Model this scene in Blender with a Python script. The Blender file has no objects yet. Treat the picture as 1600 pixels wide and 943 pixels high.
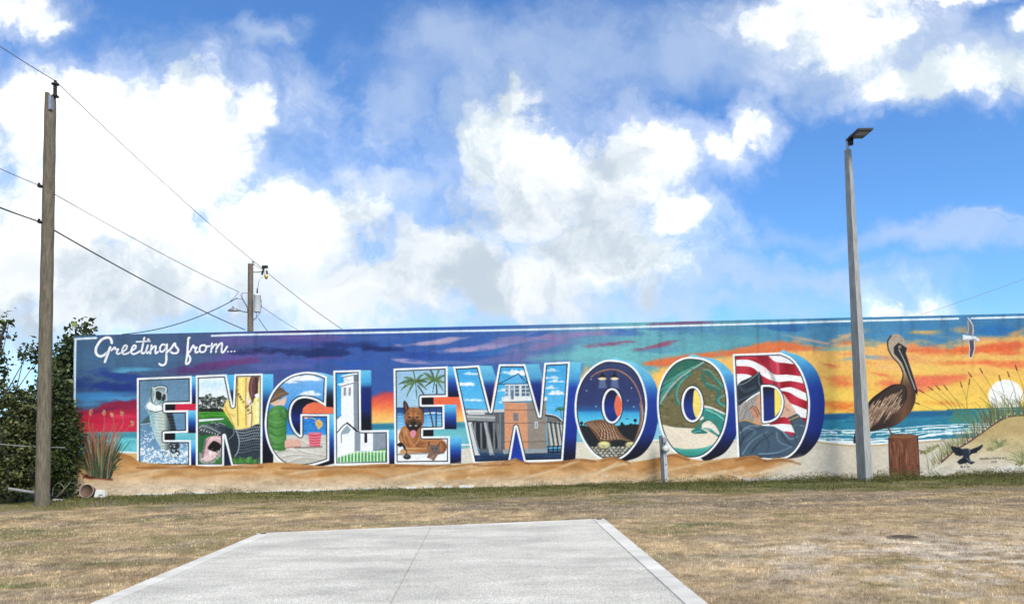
import bpy, bmesh, math, random
import numpy as np
from mathutils import Vector, Matrix
SC = bpy.context.scene; COL = SC.collection
# ---------------- camera ----------------
FPX = 1155.; PITCH = 3.6; ROLL = -1.33; SHIFT = .0825; CAM_H = 1.42
_p = math.radians(90 + PITCH); _r = math.radians(ROLL)
CAM_R = np.array([[1, 0, 0], [0, math.cos(_p), -math.sin(_p)], [0, math.sin(_p), math.cos(_p)]]) @ np.array([[math.cos(_r), -math.sin(_r), 0], [math.sin(_r), math.cos(_r), 0], [0, 0, 1]])
cam = bpy.data.cameras.new('camera'); camo = bpy.data.objects.new('camera', cam); COL.objects.link(camo)
cam.sensor_fit = 'HORIZONTAL'; cam.sensor_width = 36; cam.lens = FPX / 1600 * 36; cam.shift_y = SHIFT; cam.clip_start = .05; cam.clip_end = 4000
M4 = Matrix(CAM_R.tolist()).to_4x4(); M4.translation = (0, 0, CAM_H); camo.matrix_world = M4
SC.camera = camo
# ---------------- exposure ----------------
SC.view_settings.view_transform = 'Standard'; SC.view_settings.look = 'None'; SC.view_settings.gamma = 1
SC.view_settings.exposure = 0.62; SC.view_settings.use_curve_mapping = False
# ---------------- sun (soft, behind thin cloud, from the right and behind the viewer) ----------------
SUN_AZ = math.radians(150); SUN_EL = math.radians(47)      # azimuth clockwise from +Y
sd = Vector((math.sin(SUN_AZ) * math.cos(SUN_EL), math.cos(SUN_AZ) * math.cos(SUN_EL), math.sin(SUN_EL)))
sun = bpy.data.lights.new('sun', 'SUN'); sun.energy = 3.1; sun.angle = math.radians(25); sun.color = (1, .925, .80)
suno = bpy.data.objects.new('sun', sun); COL.objects.link(suno); suno.rotation_euler = sd.to_track_quat('Z', 'Y').to_euler(); suno.location = (0, 0, 30)
# ---------------- world: sky with cumulus ----------------
world = bpy.data.worlds.new('World'); SC.world = world; world.use_nodes = True
WN = world.node_tree.nodes; WL = world.node_tree.links; WN.clear()
def ray(px, py):
    return CAM_R @ np.array([(px - 800) / FPX, -(py - 471.5 - SHIFT * 1600) / FPX, -1.])
def atY(px, py, Y):
    d = ray(px, py); return Vector((np.array([0, 0, CAM_H]) + d * (Y / d[1])).tolist())
def gnd(px, py, z=0.):
    d = ray(px, py); return Vector((np.array([0, 0, CAM_H]) + d * ((z - CAM_H) / d[2])).tolist())
def _in(sock, v):
    if hasattr(v, 'is_output'): WL.new(v, sock)
    else: sock.default_value = v
def wm(op, a, b=0., c=None, clamp=False):
    n = WN.new('ShaderNodeMath'); n.operation = op; n.use_clamp = clamp
    _in(n.inputs[0], a); _in(n.inputs[1], b)
    if c is not None: _in(n.inputs[2], c)
    return n.outputs[0]
def wv(op, a, b=(0, 0, 0), out=0):
    n = WN.new('ShaderNodeVectorMath'); n.operation = op; _in(n.inputs[0], a); _in(n.inputs[1], b); return n.outputs[out]
def wstep(v, lo, hi):
    n = WN.new('ShaderNodeMapRange'); n.interpolation_type = 'SMOOTHSTEP'; _in(n.inputs[0], v); n.inputs[1].default_value = lo; n.inputs[2].default_value = hi; n.inputs[3].default_value = 0; n.inputs[4].default_value = 1; return n.outputs[0]
def wnoise(vec, scale, det=6., rough=.55, dist=0., out=0):
    n = WN.new('ShaderNodeTexNoise'); _in(n.inputs['Vector'], vec); n.inputs['Scale'].default_value = scale; n.inputs['Detail'].default_value = det; n.inputs['Roughness'].default_value = rough; n.inputs['Distortion'].default_value = dist; return n.outputs[out]
def wmix(f, a, b):
    n = WN.new('ShaderNodeMix'); n.data_type = 'RGBA'; _in(n.inputs[0], f); _in(n.inputs[6], a); _in(n.inputs[7], b); return n.outputs[2]
tc = WN.new('ShaderNodeTexCoord'); DIR = tc.outputs['Generated']
sky = WN.new('ShaderNodeTexSky'); sky.sky_type = 'NISHITA'; sky.sun_disc = False; sky.sun_elevation = SUN_EL; sky.sun_rotation = SUN_AZ
sky.air_density = 1.0; sky.dust_density = .4; sky.ozone_density = 2.2; sky.altitude = 0
sep = WN.new('ShaderNodeSeparateXYZ'); WL.new(DIR, sep.inputs[0])
# sky plane coordinates: the cloud deck seen towards the wall (u across, v up); it goes on in every direction
front = wm('MAXIMUM', wm('ABSOLUTE', sep.outputs[1]), .12)
cmb = WN.new('ShaderNodeCombineXYZ'); WL.new(wm('DIVIDE', sep.outputs[0], front), cmb.inputs[0]); WL.new(wm('DIVIDE', sep.outputs[2], front), cmb.inputs[1]); WL.new(wm('MULTIPLY', wm('LESS_THAN', sep.outputs[1], 0.), 7.3), cmb.inputs[2])
UV = cmb.outputs[0]
w1 = wv('SCALE', wv('SUBTRACT', wnoise(UV, 4.5, 4., .55, out=1), (.5, .5, .5)), (0, 0, 0)); w1.node.inputs[3].default_value = .13
w2 = wv('SCALE', wv('SUBTRACT', wnoise(UV, 17., 5., .6, out=1), (.5, .5, .5)), (0, 0, 0)); w2.node.inputs[3].default_value = .075
UVW = wv('ADD', wv('ADD', UV, w1), w2)
def uv_of(px, py):
    d = ray(px, py); return d[0] / d[1], d[2] / d[1]
def blobs(lst, base=-1.0, k=.25):
    f = base
    for (px, py, rx, ry) in lst:
        u, v = uv_of(px, py)
        dd = wv('MULTIPLY', wv('SUBTRACT', UVW, (u, v, 0)), (FPX / rx, FPX / ry, .3))
        b = wm('SUBTRACT', 1., wv('LENGTH', dd, out=1))
        f = b if isinstance(f, float) else wm('SMOOTH_MAX', f, b, k)
    return f
# generic cover outside the tuned part of the deck
gen = wm('MULTIPLY', wm('SUBTRACT', wnoise(UV, 1.6, 3., .5), .53), 4.)
inview = wm('MULTIPLY', wstep(sep.outputs[1], .25, .55), wm('SUBTRACT', 1., wstep(wm('ABSOLUTE', cmb.outputs[0].node.inputs[0].links[0].from_socket), .85, 1.3)))
inview = wm('MULTIPLY', inview, wm('SUBTRACT', 1., wstep(cmb.outputs[0].node.inputs[1].links[0].from_socket, .75, 1.2)))
def with_gen(f): return wm('ADD', wm('MULTIPLY', f, inview), wm('MULTIPLY', gen, wm('SUBTRACT', 1., inview)))
fb = wnoise(UVW, 9., 9., .62)
fine = wm('SUBTRACT', fb, .5)
CUM = [(20, 15, 95, 42), (80, 25, 40, 28), (190, 260, 320, 185), (60, 380, 260, 200), (300, 190, 170, 115), (390, 170, 70, 70), (430, 370, 190, 100), (240, 430, 330, 110), (530, 350, 95, 70), (100, 140, 150, 60),
       (800, 155, 52, 34), (770, 230, 90, 90), (850, 300, 190, 140), (1000, 250, 130, 90), (1110, 225, 75, 55), (1165, 195, 52, 45), (920, 400, 190, 120), (1055, 335, 78, 52), (700, 420, 150, 100), (830, 455, 210, 60), (620, 450, 180, 80), (1010, 410, 70, 60),
       (1335, 60, 130, 88), (1450, 128, 150, 44), (1560, 128, 130, 54), (1290, 5, 150, 50), (1220, 20, 100, 40), (1500, -5, 90, 20), (1405, 474, 62, 34), (1380, 486, 50, 20), (1492, 491, 26, 6), (1600, 40, 26, 26)]
cf = with_gen(blobs(CUM))
mid = wm('SUBTRACT', wnoise(UVW, 3.6, 5., .6), .5)
cfn = wm('ADD', wm('ADD', cf, wm('MULTIPLY', fine, 1.7)), wm('MULTIPLY', mid, .5))
cum = wm('MAXIMUM', wstep(cfn, -.05, .60), wm('MULTIPLY', wstep(cfn, -.55, .5), .42))
VEIL = [(690, 90, 170, 130), (900, 80, 260, 120), (1090, 70, 230, 110), (620, 160, 90, 90), (480, 130, 60, 70), (430, 45, 75, 36), (1180, 110, 90, 70), (1230, 50, 130, 90), (1400, 90, 220, 90), (1560, 90, 140, 80), (560, 290, 160, 30), (1450, 372, 360, 34), (1250, 440, 330, 40), (1545, 352, 120, 8), (1480, 55, 110, 50), (800, 490, 900, 34)]
veil = wm('MULTIPLY', wstep(wm('ADD', wm('ADD', with_gen(blobs(VEIL, k=.3)), wm('MULTIPLY', fine, 1.2)), wm('MULTIPLY', mid, 1.3)), -.15, 1.0), .60)
GREY = [(60, 480, 240, 60), (300, 480, 240, 55), (640, 410, 150, 90), (720, 430, 200, 90), (900, 470, 160, 50), (720, 330, 70, 90), (560, 430, 140, 50), (640, 480, 200, 50), (800, 330, 130, 90), (930, 330, 90, 60), (960, 230, 70, 40), (880, 400, 150, 60), (60, 420, 200, 60), (420, 430, 120, 40), (900, 130, 200, 60)]
grey = wstep(wm('ADD', wm('ADD', blobs(GREY, k=.4), wm('MULTIPLY', fine, .8)), wm('MULTIPLY', mid, .9)), -.6, .9)
# billows lit from the upper right
lit = wm('SUBTRACT', wnoise(UVW, 7.5, 7., .58), wnoise(wv('ADD', UVW, (.030, .040, 0)), 7.5, 7., .58))
lit2 = wm('SUBTRACT', wnoise(UVW, 2.6, 4., .5), wnoise(wv('ADD', UVW, (.07, .10, 0)), 2.6, 4., .5))
tex = wstep(wm('ADD', wm('ADD', lit, wm('MULTIPLY', lit2, .9)), wm('MULTIPLY', cf, .06)), -.16, .17)
S = 1.0
BLUE = wv('SCALE', sky.outputs[0]); BLUE.node.inputs[3].default_value = .10
base = wv('MULTIPLY', BLUE, (.60, .96, 1.34))
c_veil = (.40, .48, .62, 1)
white = wmix(tex, (.47, .54, .59, 1), (.96, .95, .925, 1))
c_cum = wmix(wm('MULTIPLY', grey, .9), white, wmix(tex, (.37, .43, .495, 1), (.54, .585, .63, 1)))
col = wmix(veil, base, c_veil)
col = wmix(cum, col, c_cum)
bg = WN.new('ShaderNodeBackground'); WL.new(col, bg.inputs[0]); bg.inputs[1].default_value = S
wo = WN.new('ShaderNodeOutputWorld'); WL.new(bg.outputs[0], wo.inputs[0])
world.cycles.sampling_method = 'MANUAL'; world.cycles.sample_map_resolution = 512
# ---------------- helpers ----------------
R_ = random.Random(4)
def srgb(c):
    c = np.asarray(c, float) / 255.; return np.where(c <= .04045, c / 12.92, ((c + .055) / 1.055) ** 2.4)
def mat(name, col=(.5, .5, .5), rough=.8, metal=0., var=.25, scale=8., bump=.2, bscale=60., col2=None, attr=None, spec=.3, trans=0., stretch=(1, 1, 1)):
    m = bpy.data.materials.new(name); m.use_nodes = True; N = m.node_tree.nodes; L = m.node_tree.links
    b = N['Principled BSDF']; b.inputs['Roughness'].default_value = rough; b.inputs['Metallic'].default_value = metal; b.inputs['Specular IOR Level'].default_value = spec
    t = N.new('ShaderNodeTexCoord'); mp = N.new('ShaderNodeMapping'); mp.inputs['Scale'].default_value = stretch; L.new(t.outputs['Object'], mp.inputs[0])
    n = N.new('ShaderNodeTexNoise'); n.inputs['Scale'].default_value = scale; n.inputs['Detail'].default_value = 6; n.inputs['Roughness'].default_value = .62; L.new(mp.outputs[0], n.inputs['Vector'])
    mx = N.new('ShaderNodeMix'); mx.data_type = 'RGBA'; mx.inputs[6].default_value = (*col, 1)
    c2 = col2 or tuple(c * (1 - var) for c in col); mx.inputs[7].default_value = (*c2, 1)
    mr = N.new('ShaderNodeMapRange'); L.new(n.outputs[0], mr.inputs[0]); mr.inputs[1].default_value = .35; mr.inputs[2].default_value = .68; L.new(mr.outputs[0], mx.inputs[0])
    out = mx.outputs[2]
    if attr:
        a = N.new('ShaderNodeAttribute'); a.attribute_name = attr; m2 = N.new('ShaderNodeMix'); m2.data_type = 'RGBA'; m2.blend_type = 'MULTIPLY'; m2.inputs[0].default_value = 1
        L.new(a.outputs[0], m2.inputs[6]); L.new(out, m2.inputs[7]); out = m2.outputs[2]
    L.new(out, b.inputs['Base Color'])
    if bump:
        n2 = N.new('ShaderNodeTexNoise'); n2.inputs['Scale'].default_value = bscale; n2.inputs['Detail'].default_value = 5; L.new(mp.outputs[0], n2.inputs['Vector'])
        bp = N.new('ShaderNodeBump'); bp.inputs['Strength'].default_value = bump; bp.inputs['Distance'].default_value = .02; L.new(n2.outputs[0], bp.inputs['Height']); L.new(bp.outputs[0], b.inputs['Normal'])
    if trans:
        tr = N.new('ShaderNodeBsdfTranslucent'); L.new(out, tr.inputs[0]); ms = N.new('ShaderNodeMixShader'); ms.inputs[0].default_value = trans
        L.new(b.outputs[0], ms.inputs[1]); L.new(tr.outputs[0], ms.inputs[2]); L.new(ms.outputs[0], N['Material Output'].inputs[0])
    return m
def tag(o, label=None, cat=None, group=None, kind=None):
    for k, v in (('label', label), ('category', cat), ('group', group), ('kind', kind)):
        if v: o[k] = v
    return o
def link(name, me, m, parent=None, loc=None):
    o = bpy.data.objects.new(name, me); COL.objects.link(o)
    if m is not None and not me.materials: me.materials.append(m)
    if parent is not None: o.parent = parent
    if loc is not None: o.location = loc
    return o
def empty(name, loc, label, cat, group=None, rz=0.):
    o = bpy.data.objects.new(name, None); COL.objects.link(o); o.location = loc; o.rotation_euler = (0, 0, rz); o.empty_display_size = .2
    return tag(o, label, cat, group)
class MB:
    def __init__(s): s.v = []; s.f = []; s.sm = []
    def add(s, vs, fs, smooth=False):
        n = len(s.v); s.v += [tuple(v) for v in vs]; s.f += [tuple(i + n for i in f) for f in fs]; s.sm += [smooth] * len(fs); return s
    def box(s, c, d, M=None, taper=1.):
        x, y, z = (q / 2 for q in d); vs = []
        for sz in (-1, 1):
            t = 1 if sz < 0 else taper
            for a, b in ((-1, -1), (1, -1), (1, 1), (-1, 1)):
                v = Vector((a * x * t, b * y * t, sz * z)); v = (M @ v) if M else v; vs.append(v + Vector(c))
        return s.add(vs, [(3, 2, 1, 0), (4, 5, 6, 7), (0, 1, 5, 4), (1, 2, 6, 5), (2, 3, 7, 6), (3, 0, 4, 7)])
    def tube(s, pts, r, n=8, r2=None, caps=True):
        P = [Vector(p) for p in pts]; r2 = r if r2 is None else r2; vs = []; fs = []; m = len(P)
        for i, p in enumerate(P):
            d = (P[min(i + 1, m - 1)] - P[max(i - 1, 0)]).normalized(); a = d.orthogonal() if abs(d.z) > .9 else d.cross(Vector((0, 0, 1))); a.normalize(); b = d.cross(a)
            rr = r + (r2 - r) * i / max(m - 1, 1)
            vs += [p + (a * math.cos(2 * math.pi * k / n) + b * math.sin(2 * math.pi * k / n)) * rr for k in range(n)]
        for i in range(m - 1):
            fs += [(i * n + k, i * n + (k + 1) % n, (i + 1) * n + (k + 1) % n, (i + 1) * n + k) for k in range(n)]
        s.add(vs, fs, True)
        if caps: s.add([vs[k] for k in range(n)], [tuple(range(n))[::-1]]); s.add(vs[-n:], [tuple(range(n))])
        return s
    def lathe(s, prof, c=(0, 0, 0), n=16, M=None):
        vs = []; fs = []
        for r, z in prof:
            for k in range(n):
                v = Vector((r * math.cos(2 * math.pi * k / n), r * math.sin(2 * math.pi * k / n), z)); v = (M @ v) if M else v; vs.append(v + Vector(c))
        for i in range(len(prof) - 1): fs += [(i * n + k, i * n + (k + 1) % n, (i + 1) * n + (k + 1) % n, (i + 1) * n + k) for k in range(n)]
        return s.add(vs, fs, True)
    def build(s, name, m, parent=None, loc=None):
        me = bpy.data.meshes.new(name); me.from_pydata(s.v, [], s.f); me.polygons.foreach_set('use_smooth', s.sm); me.update(); return link(name, me, m, parent, loc)
def quick_mesh(name, V, F, cols=None, smooth=False):
    """numpy verts (n,3), faces (m,k) and vertex colours (n,3 linear)"""
    V = np.asarray(V, np.float32); F = np.asarray(F, np.int32); me = bpy.data.meshes.new(name); k = F.shape[1]
    me.vertices.add(len(V)); me.vertices.foreach_set('co', V.ravel()); me.loops.add(F.size); me.loops.foreach_set('vertex_index', F.ravel())
    me.polygons.add(len(F)); me.polygons.foreach_set('loop_start', np.arange(0, F.size, k, dtype=np.int32)); me.polygons.foreach_set('loop_total', np.full(len(F), k, np.int32))
    me.update(calc_edges=True)
    if smooth: me.polygons.foreach_set('use_smooth', np.ones(len(F), bool))
    if cols is not None:
        a = me.color_attributes.new('paint', 'FLOAT_COLOR', 'POINT'); c = np.ones((len(V), 4), np.float32); c[:, :3] = cols; a.data.foreach_set('color', c.ravel())
    return me
# ----------------------------------------------------------------------------------------------
# THE MURAL: painted onto the wall's vertices with numpy "brushes" (artwork coordinates)
# ----------------------------------------------------------------------------------------------
WALL_Y = 19.3; WX0 = -11.49; WX1 = 16.5; WZ1 = 4.245; STEP = 0.016
def art_uv(X, Z, Y=WALL_Y):
    """wall metres -> artwork coordinates of the traced mural"""
    d = np.stack([X, np.full_like(X, Y), Z - CAM_H], -1) @ CAM_R
    return 800 + FPX * d[..., 0] / -d[..., 2], 471.5 + SHIFT * 1600 - FPX * d[..., 1] / -d[..., 2]
NC = int(round((WX1 - WX0) / STEP)) + 1; NR = int(round(WZ1 / STEP)) + 1
gx = np.linspace(WX0, WX1, NC); gz = np.linspace(WZ1, 0.0, NR)
GX, GZ = np.meshgrid(gx, gz)
PX, PY = art_uv(GX, GZ)
PX = PX.astype(np.float32); PY = PY.astype(np.float32)
# affine inverse for the bounding boxes
_A = np.stack([PX[::20, ::20].ravel(), PY[::20, ::20].ravel(), np.ones(PX[::20, ::20].size)], 1)
_rr, _cc = np.meshgrid(np.arange(NR), np.arange(NC), indexing='ij')
AFF = np.linalg.lstsq(_A, np.stack([_rr[::20, ::20].ravel(), _cc[::20, ::20].ravel()], 1), rcond=None)[0]
IMG = np.zeros((NR, NC, 3), np.float32); PID = np.zeros((NR, NC), np.int16)
CLIP = None; CUR = 0
rng = np.random.default_rng(7)
def vnoise(x, y, seed):
    xi = np.floor(x).astype(np.int64); yi = np.floor(y).astype(np.int64)
    fx = x - xi; fy = y - yi; fx = fx * fx * (3 - 2 * fx); fy = fy * fy * (3 - 2 * fy)
    T = np.random.default_rng(seed).random((256, 256)).astype(np.float32)
    g = lambda a, b: T[(yi + b) & 255, (xi + a) & 255]
    return (g(0, 0) * (1 - fx) + g(1, 0) * fx) * (1 - fy) + (g(0, 1) * (1 - fx) + g(1, 1) * fx) * fy
def fbm(x, y, seed, octv=4):
    s = 0; a = .5; t = 0
    for i in range(octv):
        s = s + a * vnoise(x * 2 ** i, y * 2 ** i, seed + i); t += a; a *= .5
    return (s / t).astype(np.float32)
NZA = fbm(PX / 46, PY / 13, 1) - .5          # long drifting warp
NZB = fbm(PX / 15, PY / 7, 11) - .5
NZC = fbm(PX / 4.0, PY / 3.2, 21, 3) - .5    # brush grain
NZD = fbm(PX / 1.8, PY / 1.8, 31, 2) - .5
def box(x0, y0, x1, y1, m=3):
    c = np.array([[x0 - m, y0 - m, 1], [x1 + m, y0 - m, 1], [x0 - m, y1 + m, 1], [x1 + m, y1 + m, 1]]) @ AFF
    r0, c0 = np.floor(c.min(0)).astype(int); r1, c1 = np.ceil(c.max(0)).astype(int) + 1
    return slice(max(r0, 0), max(min(r1, NR), 0)), slice(max(c0, 0), max(min(c1, NC), 0))
def lay(sl, cov, col, part=True):
    if CLIP is not None: cov = cov * CLIP[sl]
    if callable(col): col = col(PX[sl], PY[sl])
    c = np.asarray(col, np.float32)
    IMG[sl] += (c - IMG[sl]) * cov[..., None]
    if part and CUR: PID[sl][cov > .5] = CUR
def smooth(pts, closed=False, n=6):
    P = np.asarray(pts, float); N = len(P)
    if N < 3: return P
    out = []
    for i in range(N if closed else N - 1):
        if closed: a, b, c, d = P[i - 1], P[i], P[(i + 1) % N], P[(i + 2) % N]
        else: a, b, c, d = P[max(i - 1, 0)], P[i], P[i + 1], P[min(i + 2, N - 1)]
        t = (np.arange(n) / n)[:, None]
        out.append(.5 * (2 * b + (c - a) * t + (2 * a - 5 * b + 4 * c - d) * t ** 2 + (3 * b - a - 3 * c + d) * t ** 3))
    if not closed: out.append(P[-1:])
    return np.concatenate(out)
def sdist(P, X, Y):
    """signed distance to polygon, negative inside"""
    D = np.full(X.shape, 1e9, np.float32); ins = np.zeros(X.shape, bool); n = len(P)
    for i in range(n):
        ax, ay = P[i]; bx_, by = P[(i + 1) % n]; ex, ey = bx_ - ax, by - ay; L = ex * ex + ey * ey
        if L < 1e-9: continue
        t = np.clip(((X - ax) * ex + (Y - ay) * ey) / L, 0, 1)
        D = np.minimum(D, (X - ax - t * ex) ** 2 + (Y - ay - t * ey) ** 2)
        if ay != by: ins ^= ((ay > Y) != (by > Y)) & (X < ex * (Y - ay) / ey + ax)
    D = np.sqrt(D); return np.where(ins, -D, D)
def fill(pts, col, a=1., soft=1., sm=False, warp=0., part=True):
    P = smooth(pts, True) if sm else np.asarray(pts, float)
    sl = box(P[:, 0].min(), P[:, 1].min(), P[:, 0].max(), P[:, 1].max(), 3 + soft + warp)
    if PX[sl].size == 0: return
    d = sdist(P, PX[sl], PY[sl])
    if warp: d = d + warp * 2 * NZB[sl]
    lay(sl, np.clip(.5 - d / max(soft, .6), 0, 1) * a, col, part)
def stroke(pts, col, w=1., w2=None, soft=.8, a=1., sm=True, part=True):
    P = smooth(pts) if sm else np.asarray(pts, float)
    w2 = w if w2 is None else w2
    m = max(w, w2)
    sl = box(P[:, 0].min(), P[:, 1].min(), P[:, 0].max(), P[:, 1].max(), 2 + m + soft)
    X, Y = PX[sl], PY[sl]
    if X.size == 0: return
    D = np.full(X.shape, 1e9, np.float32); n = len(P) - 1
    for i in range(n):
        ax, ay = P[i]; ex, ey = P[i + 1] - P[i]; L = ex * ex + ey * ey
        if L < 1e-9: continue
        t = np.clip(((X - ax) * ex + (Y - ay) * ey) / L, 0, 1)
        D = np.minimum(D, np.hypot(X - ax - t * ex, Y - ay - t * ey) - .5 * (w + (w2 - w) * (i + t) / n))
    lay(sl, np.clip(.5 - D / soft, 0, 1) * a, col, part)
def ell(cx, cy, rx, ry, col, rot=0., soft=1., a=1., part=True):
    m = max(rx, ry) + soft; sl = box(cx - m, cy - m, cx + m, cy + m)
    X = PX[sl] - cx; Y = PY[sl] - cy; c, s = math.cos(rot), math.sin(rot)
    if X.size == 0: return
    r = np.hypot((X * c + Y * s) / rx, (-X * s + Y * c) / ry)
    lay(sl, np.clip(.5 - (r - 1) * min(rx, ry) / soft, 0, 1) * a, col, part)
def blob(cx, cy, rx, ry, col, a=.9, rot=0., warp=.9, hard=.12):
    """painterly cloud streak with a drifting soft edge"""
    m = 1.5; sl = box(cx - rx * m, cy - (ry + abs(rot) * rx) * m, cx + rx * m, cy + (ry + abs(rot) * rx) * m)
    X = PX[sl] - cx; Y = PY[sl] - cy; c, s = math.cos(rot), math.sin(rot)
    if X.size == 0: return
    r = np.hypot((X * c + Y * s) / rx, (-X * s + Y * c) / ry) + warp * 2 * NZA[sl] + .5 * NZB[sl] + .25 * NZC[sl]
    t = np.clip((1.22 - r) / (1 - hard), 0, 1)
    lay(sl, t * t * (3 - 2 * t) * a, col)
def vg(*stops):
    """colour by artwork height"""
    ys = [s[0] for s in stops]; cs = np.array([s[1] for s in stops], float)
    return lambda X, Y: np.stack([np.interp(Y, ys, cs[:, k]) for k in range(3)], -1)
def hg(*stops):
    ys = [s[0] for s in stops]; cs = np.array([s[1] for s in stops], float)
    return lambda X, Y: np.stack([np.interp(X, ys, cs[:, k]) for k in range(3)], -1)
def zz(ox, oy, s):
    return lambda *p: [(ox + a / s, oy + b / s) for a, b in p]
def lerp(a, b, t): return tuple(x + (y - x) * t for x, y in zip(a, b))
FONT = {'L': [[(0, 0), (0, 1), (.6, 1)]], 'e': [[(0, .7), (.55, .65), (.45, .4), (.1, .45), (0, .75), (.2, 1), (.55, .92)]],
 'm': [[(0, .4), (0, 1)], [(0, .55), (.25, .4), (.35, .5), (.35, 1)], [(.35, .55), (.6, .4), (.7, .5), (.7, 1)]],
 'o': [[(.25, .4), (0, .7), (.25, 1), (.5, .7), (.25, .4)]], 'n': [[(0, .4), (0, 1)], [(0, .55), (.3, .4), (.45, .55), (.45, 1)]],
 'B': [[(0, 0), (0, 1), (.5, .85), (.45, .55), (0, .5)], [(0, 0), (.45, .1), (.4, .42), (0, .5)]],
 'a': [[(.5, .45), (.15, .42), (0, .7), (.2, 1), (.5, .8)], [(.5, .4), (.5, 1)]], 'y': [[(0, .4), (.25, .9)], [(.55, .4), (.1, 1.35)]],
 '@': [[(.6, .5), (.3, .45), (.3, .8), (.6, .75), (.6, .4), (.35, .2), (.05, .5), (.2, 1), (.6, 1)]], 'd': [[(.5, 0), (.5, 1)], [(.5, .5), (.1, .5), (.1, .95), (.5, .9)]],
 't': [[(.2, .1), (.2, .95), (.45, .95)], [(0, .4), (.45, .4)]], 'c': [[(.5, .45), (.1, .5), (.05, .85), (.5, .95)]], 'l': [[(.1, 0), (.1, 1)]],
 'f': [[(.5, .05), (.25, .1), (.2, 1)], [(0, .45), (.45, .45)]], 'r': [[(0, .4), (0, 1)], [(0, .6), (.4, .42)]],
 '2': [[(0, .2), (.25, 0), (.5, .2), (.4, .5), (0, 1), (.55, 1)]], '0': [[(.25, 0), (0, .5), (.25, 1), (.5, .5), (.25, 0)]],
 'F': [[(.55, 0), (0, 0), (0, 1)], [(0, .5), (.4, .5)]], '#': [[(.2, 0), (.1, 1)], [(.45, 0), (.35, 1)], [(0, .35), (.6, .35)], [(0, .7), (.55, .7)]], '.': [[(.1, .95), (.12, 1)]]}
def text(s, x, y, h, col, w=.8, ang=0., adv=.78, a=1.):
    c, sn = math.cos(ang), math.sin(ang); u = 0
    for ch in s:
        for ln in FONT.get(ch, []):
            stroke([(x + (u + p[0] * h * .9) * c - p[1] * h * sn, y + (u + p[0] * h * .9) * sn + p[1] * h * c) for p in ln], col, w, sm=False, a=a)
        u += h * (adv if ch not in 'lt.' else adv * .6)

WHITE = (250, 252, 252); INK = (12, 16, 22)
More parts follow.
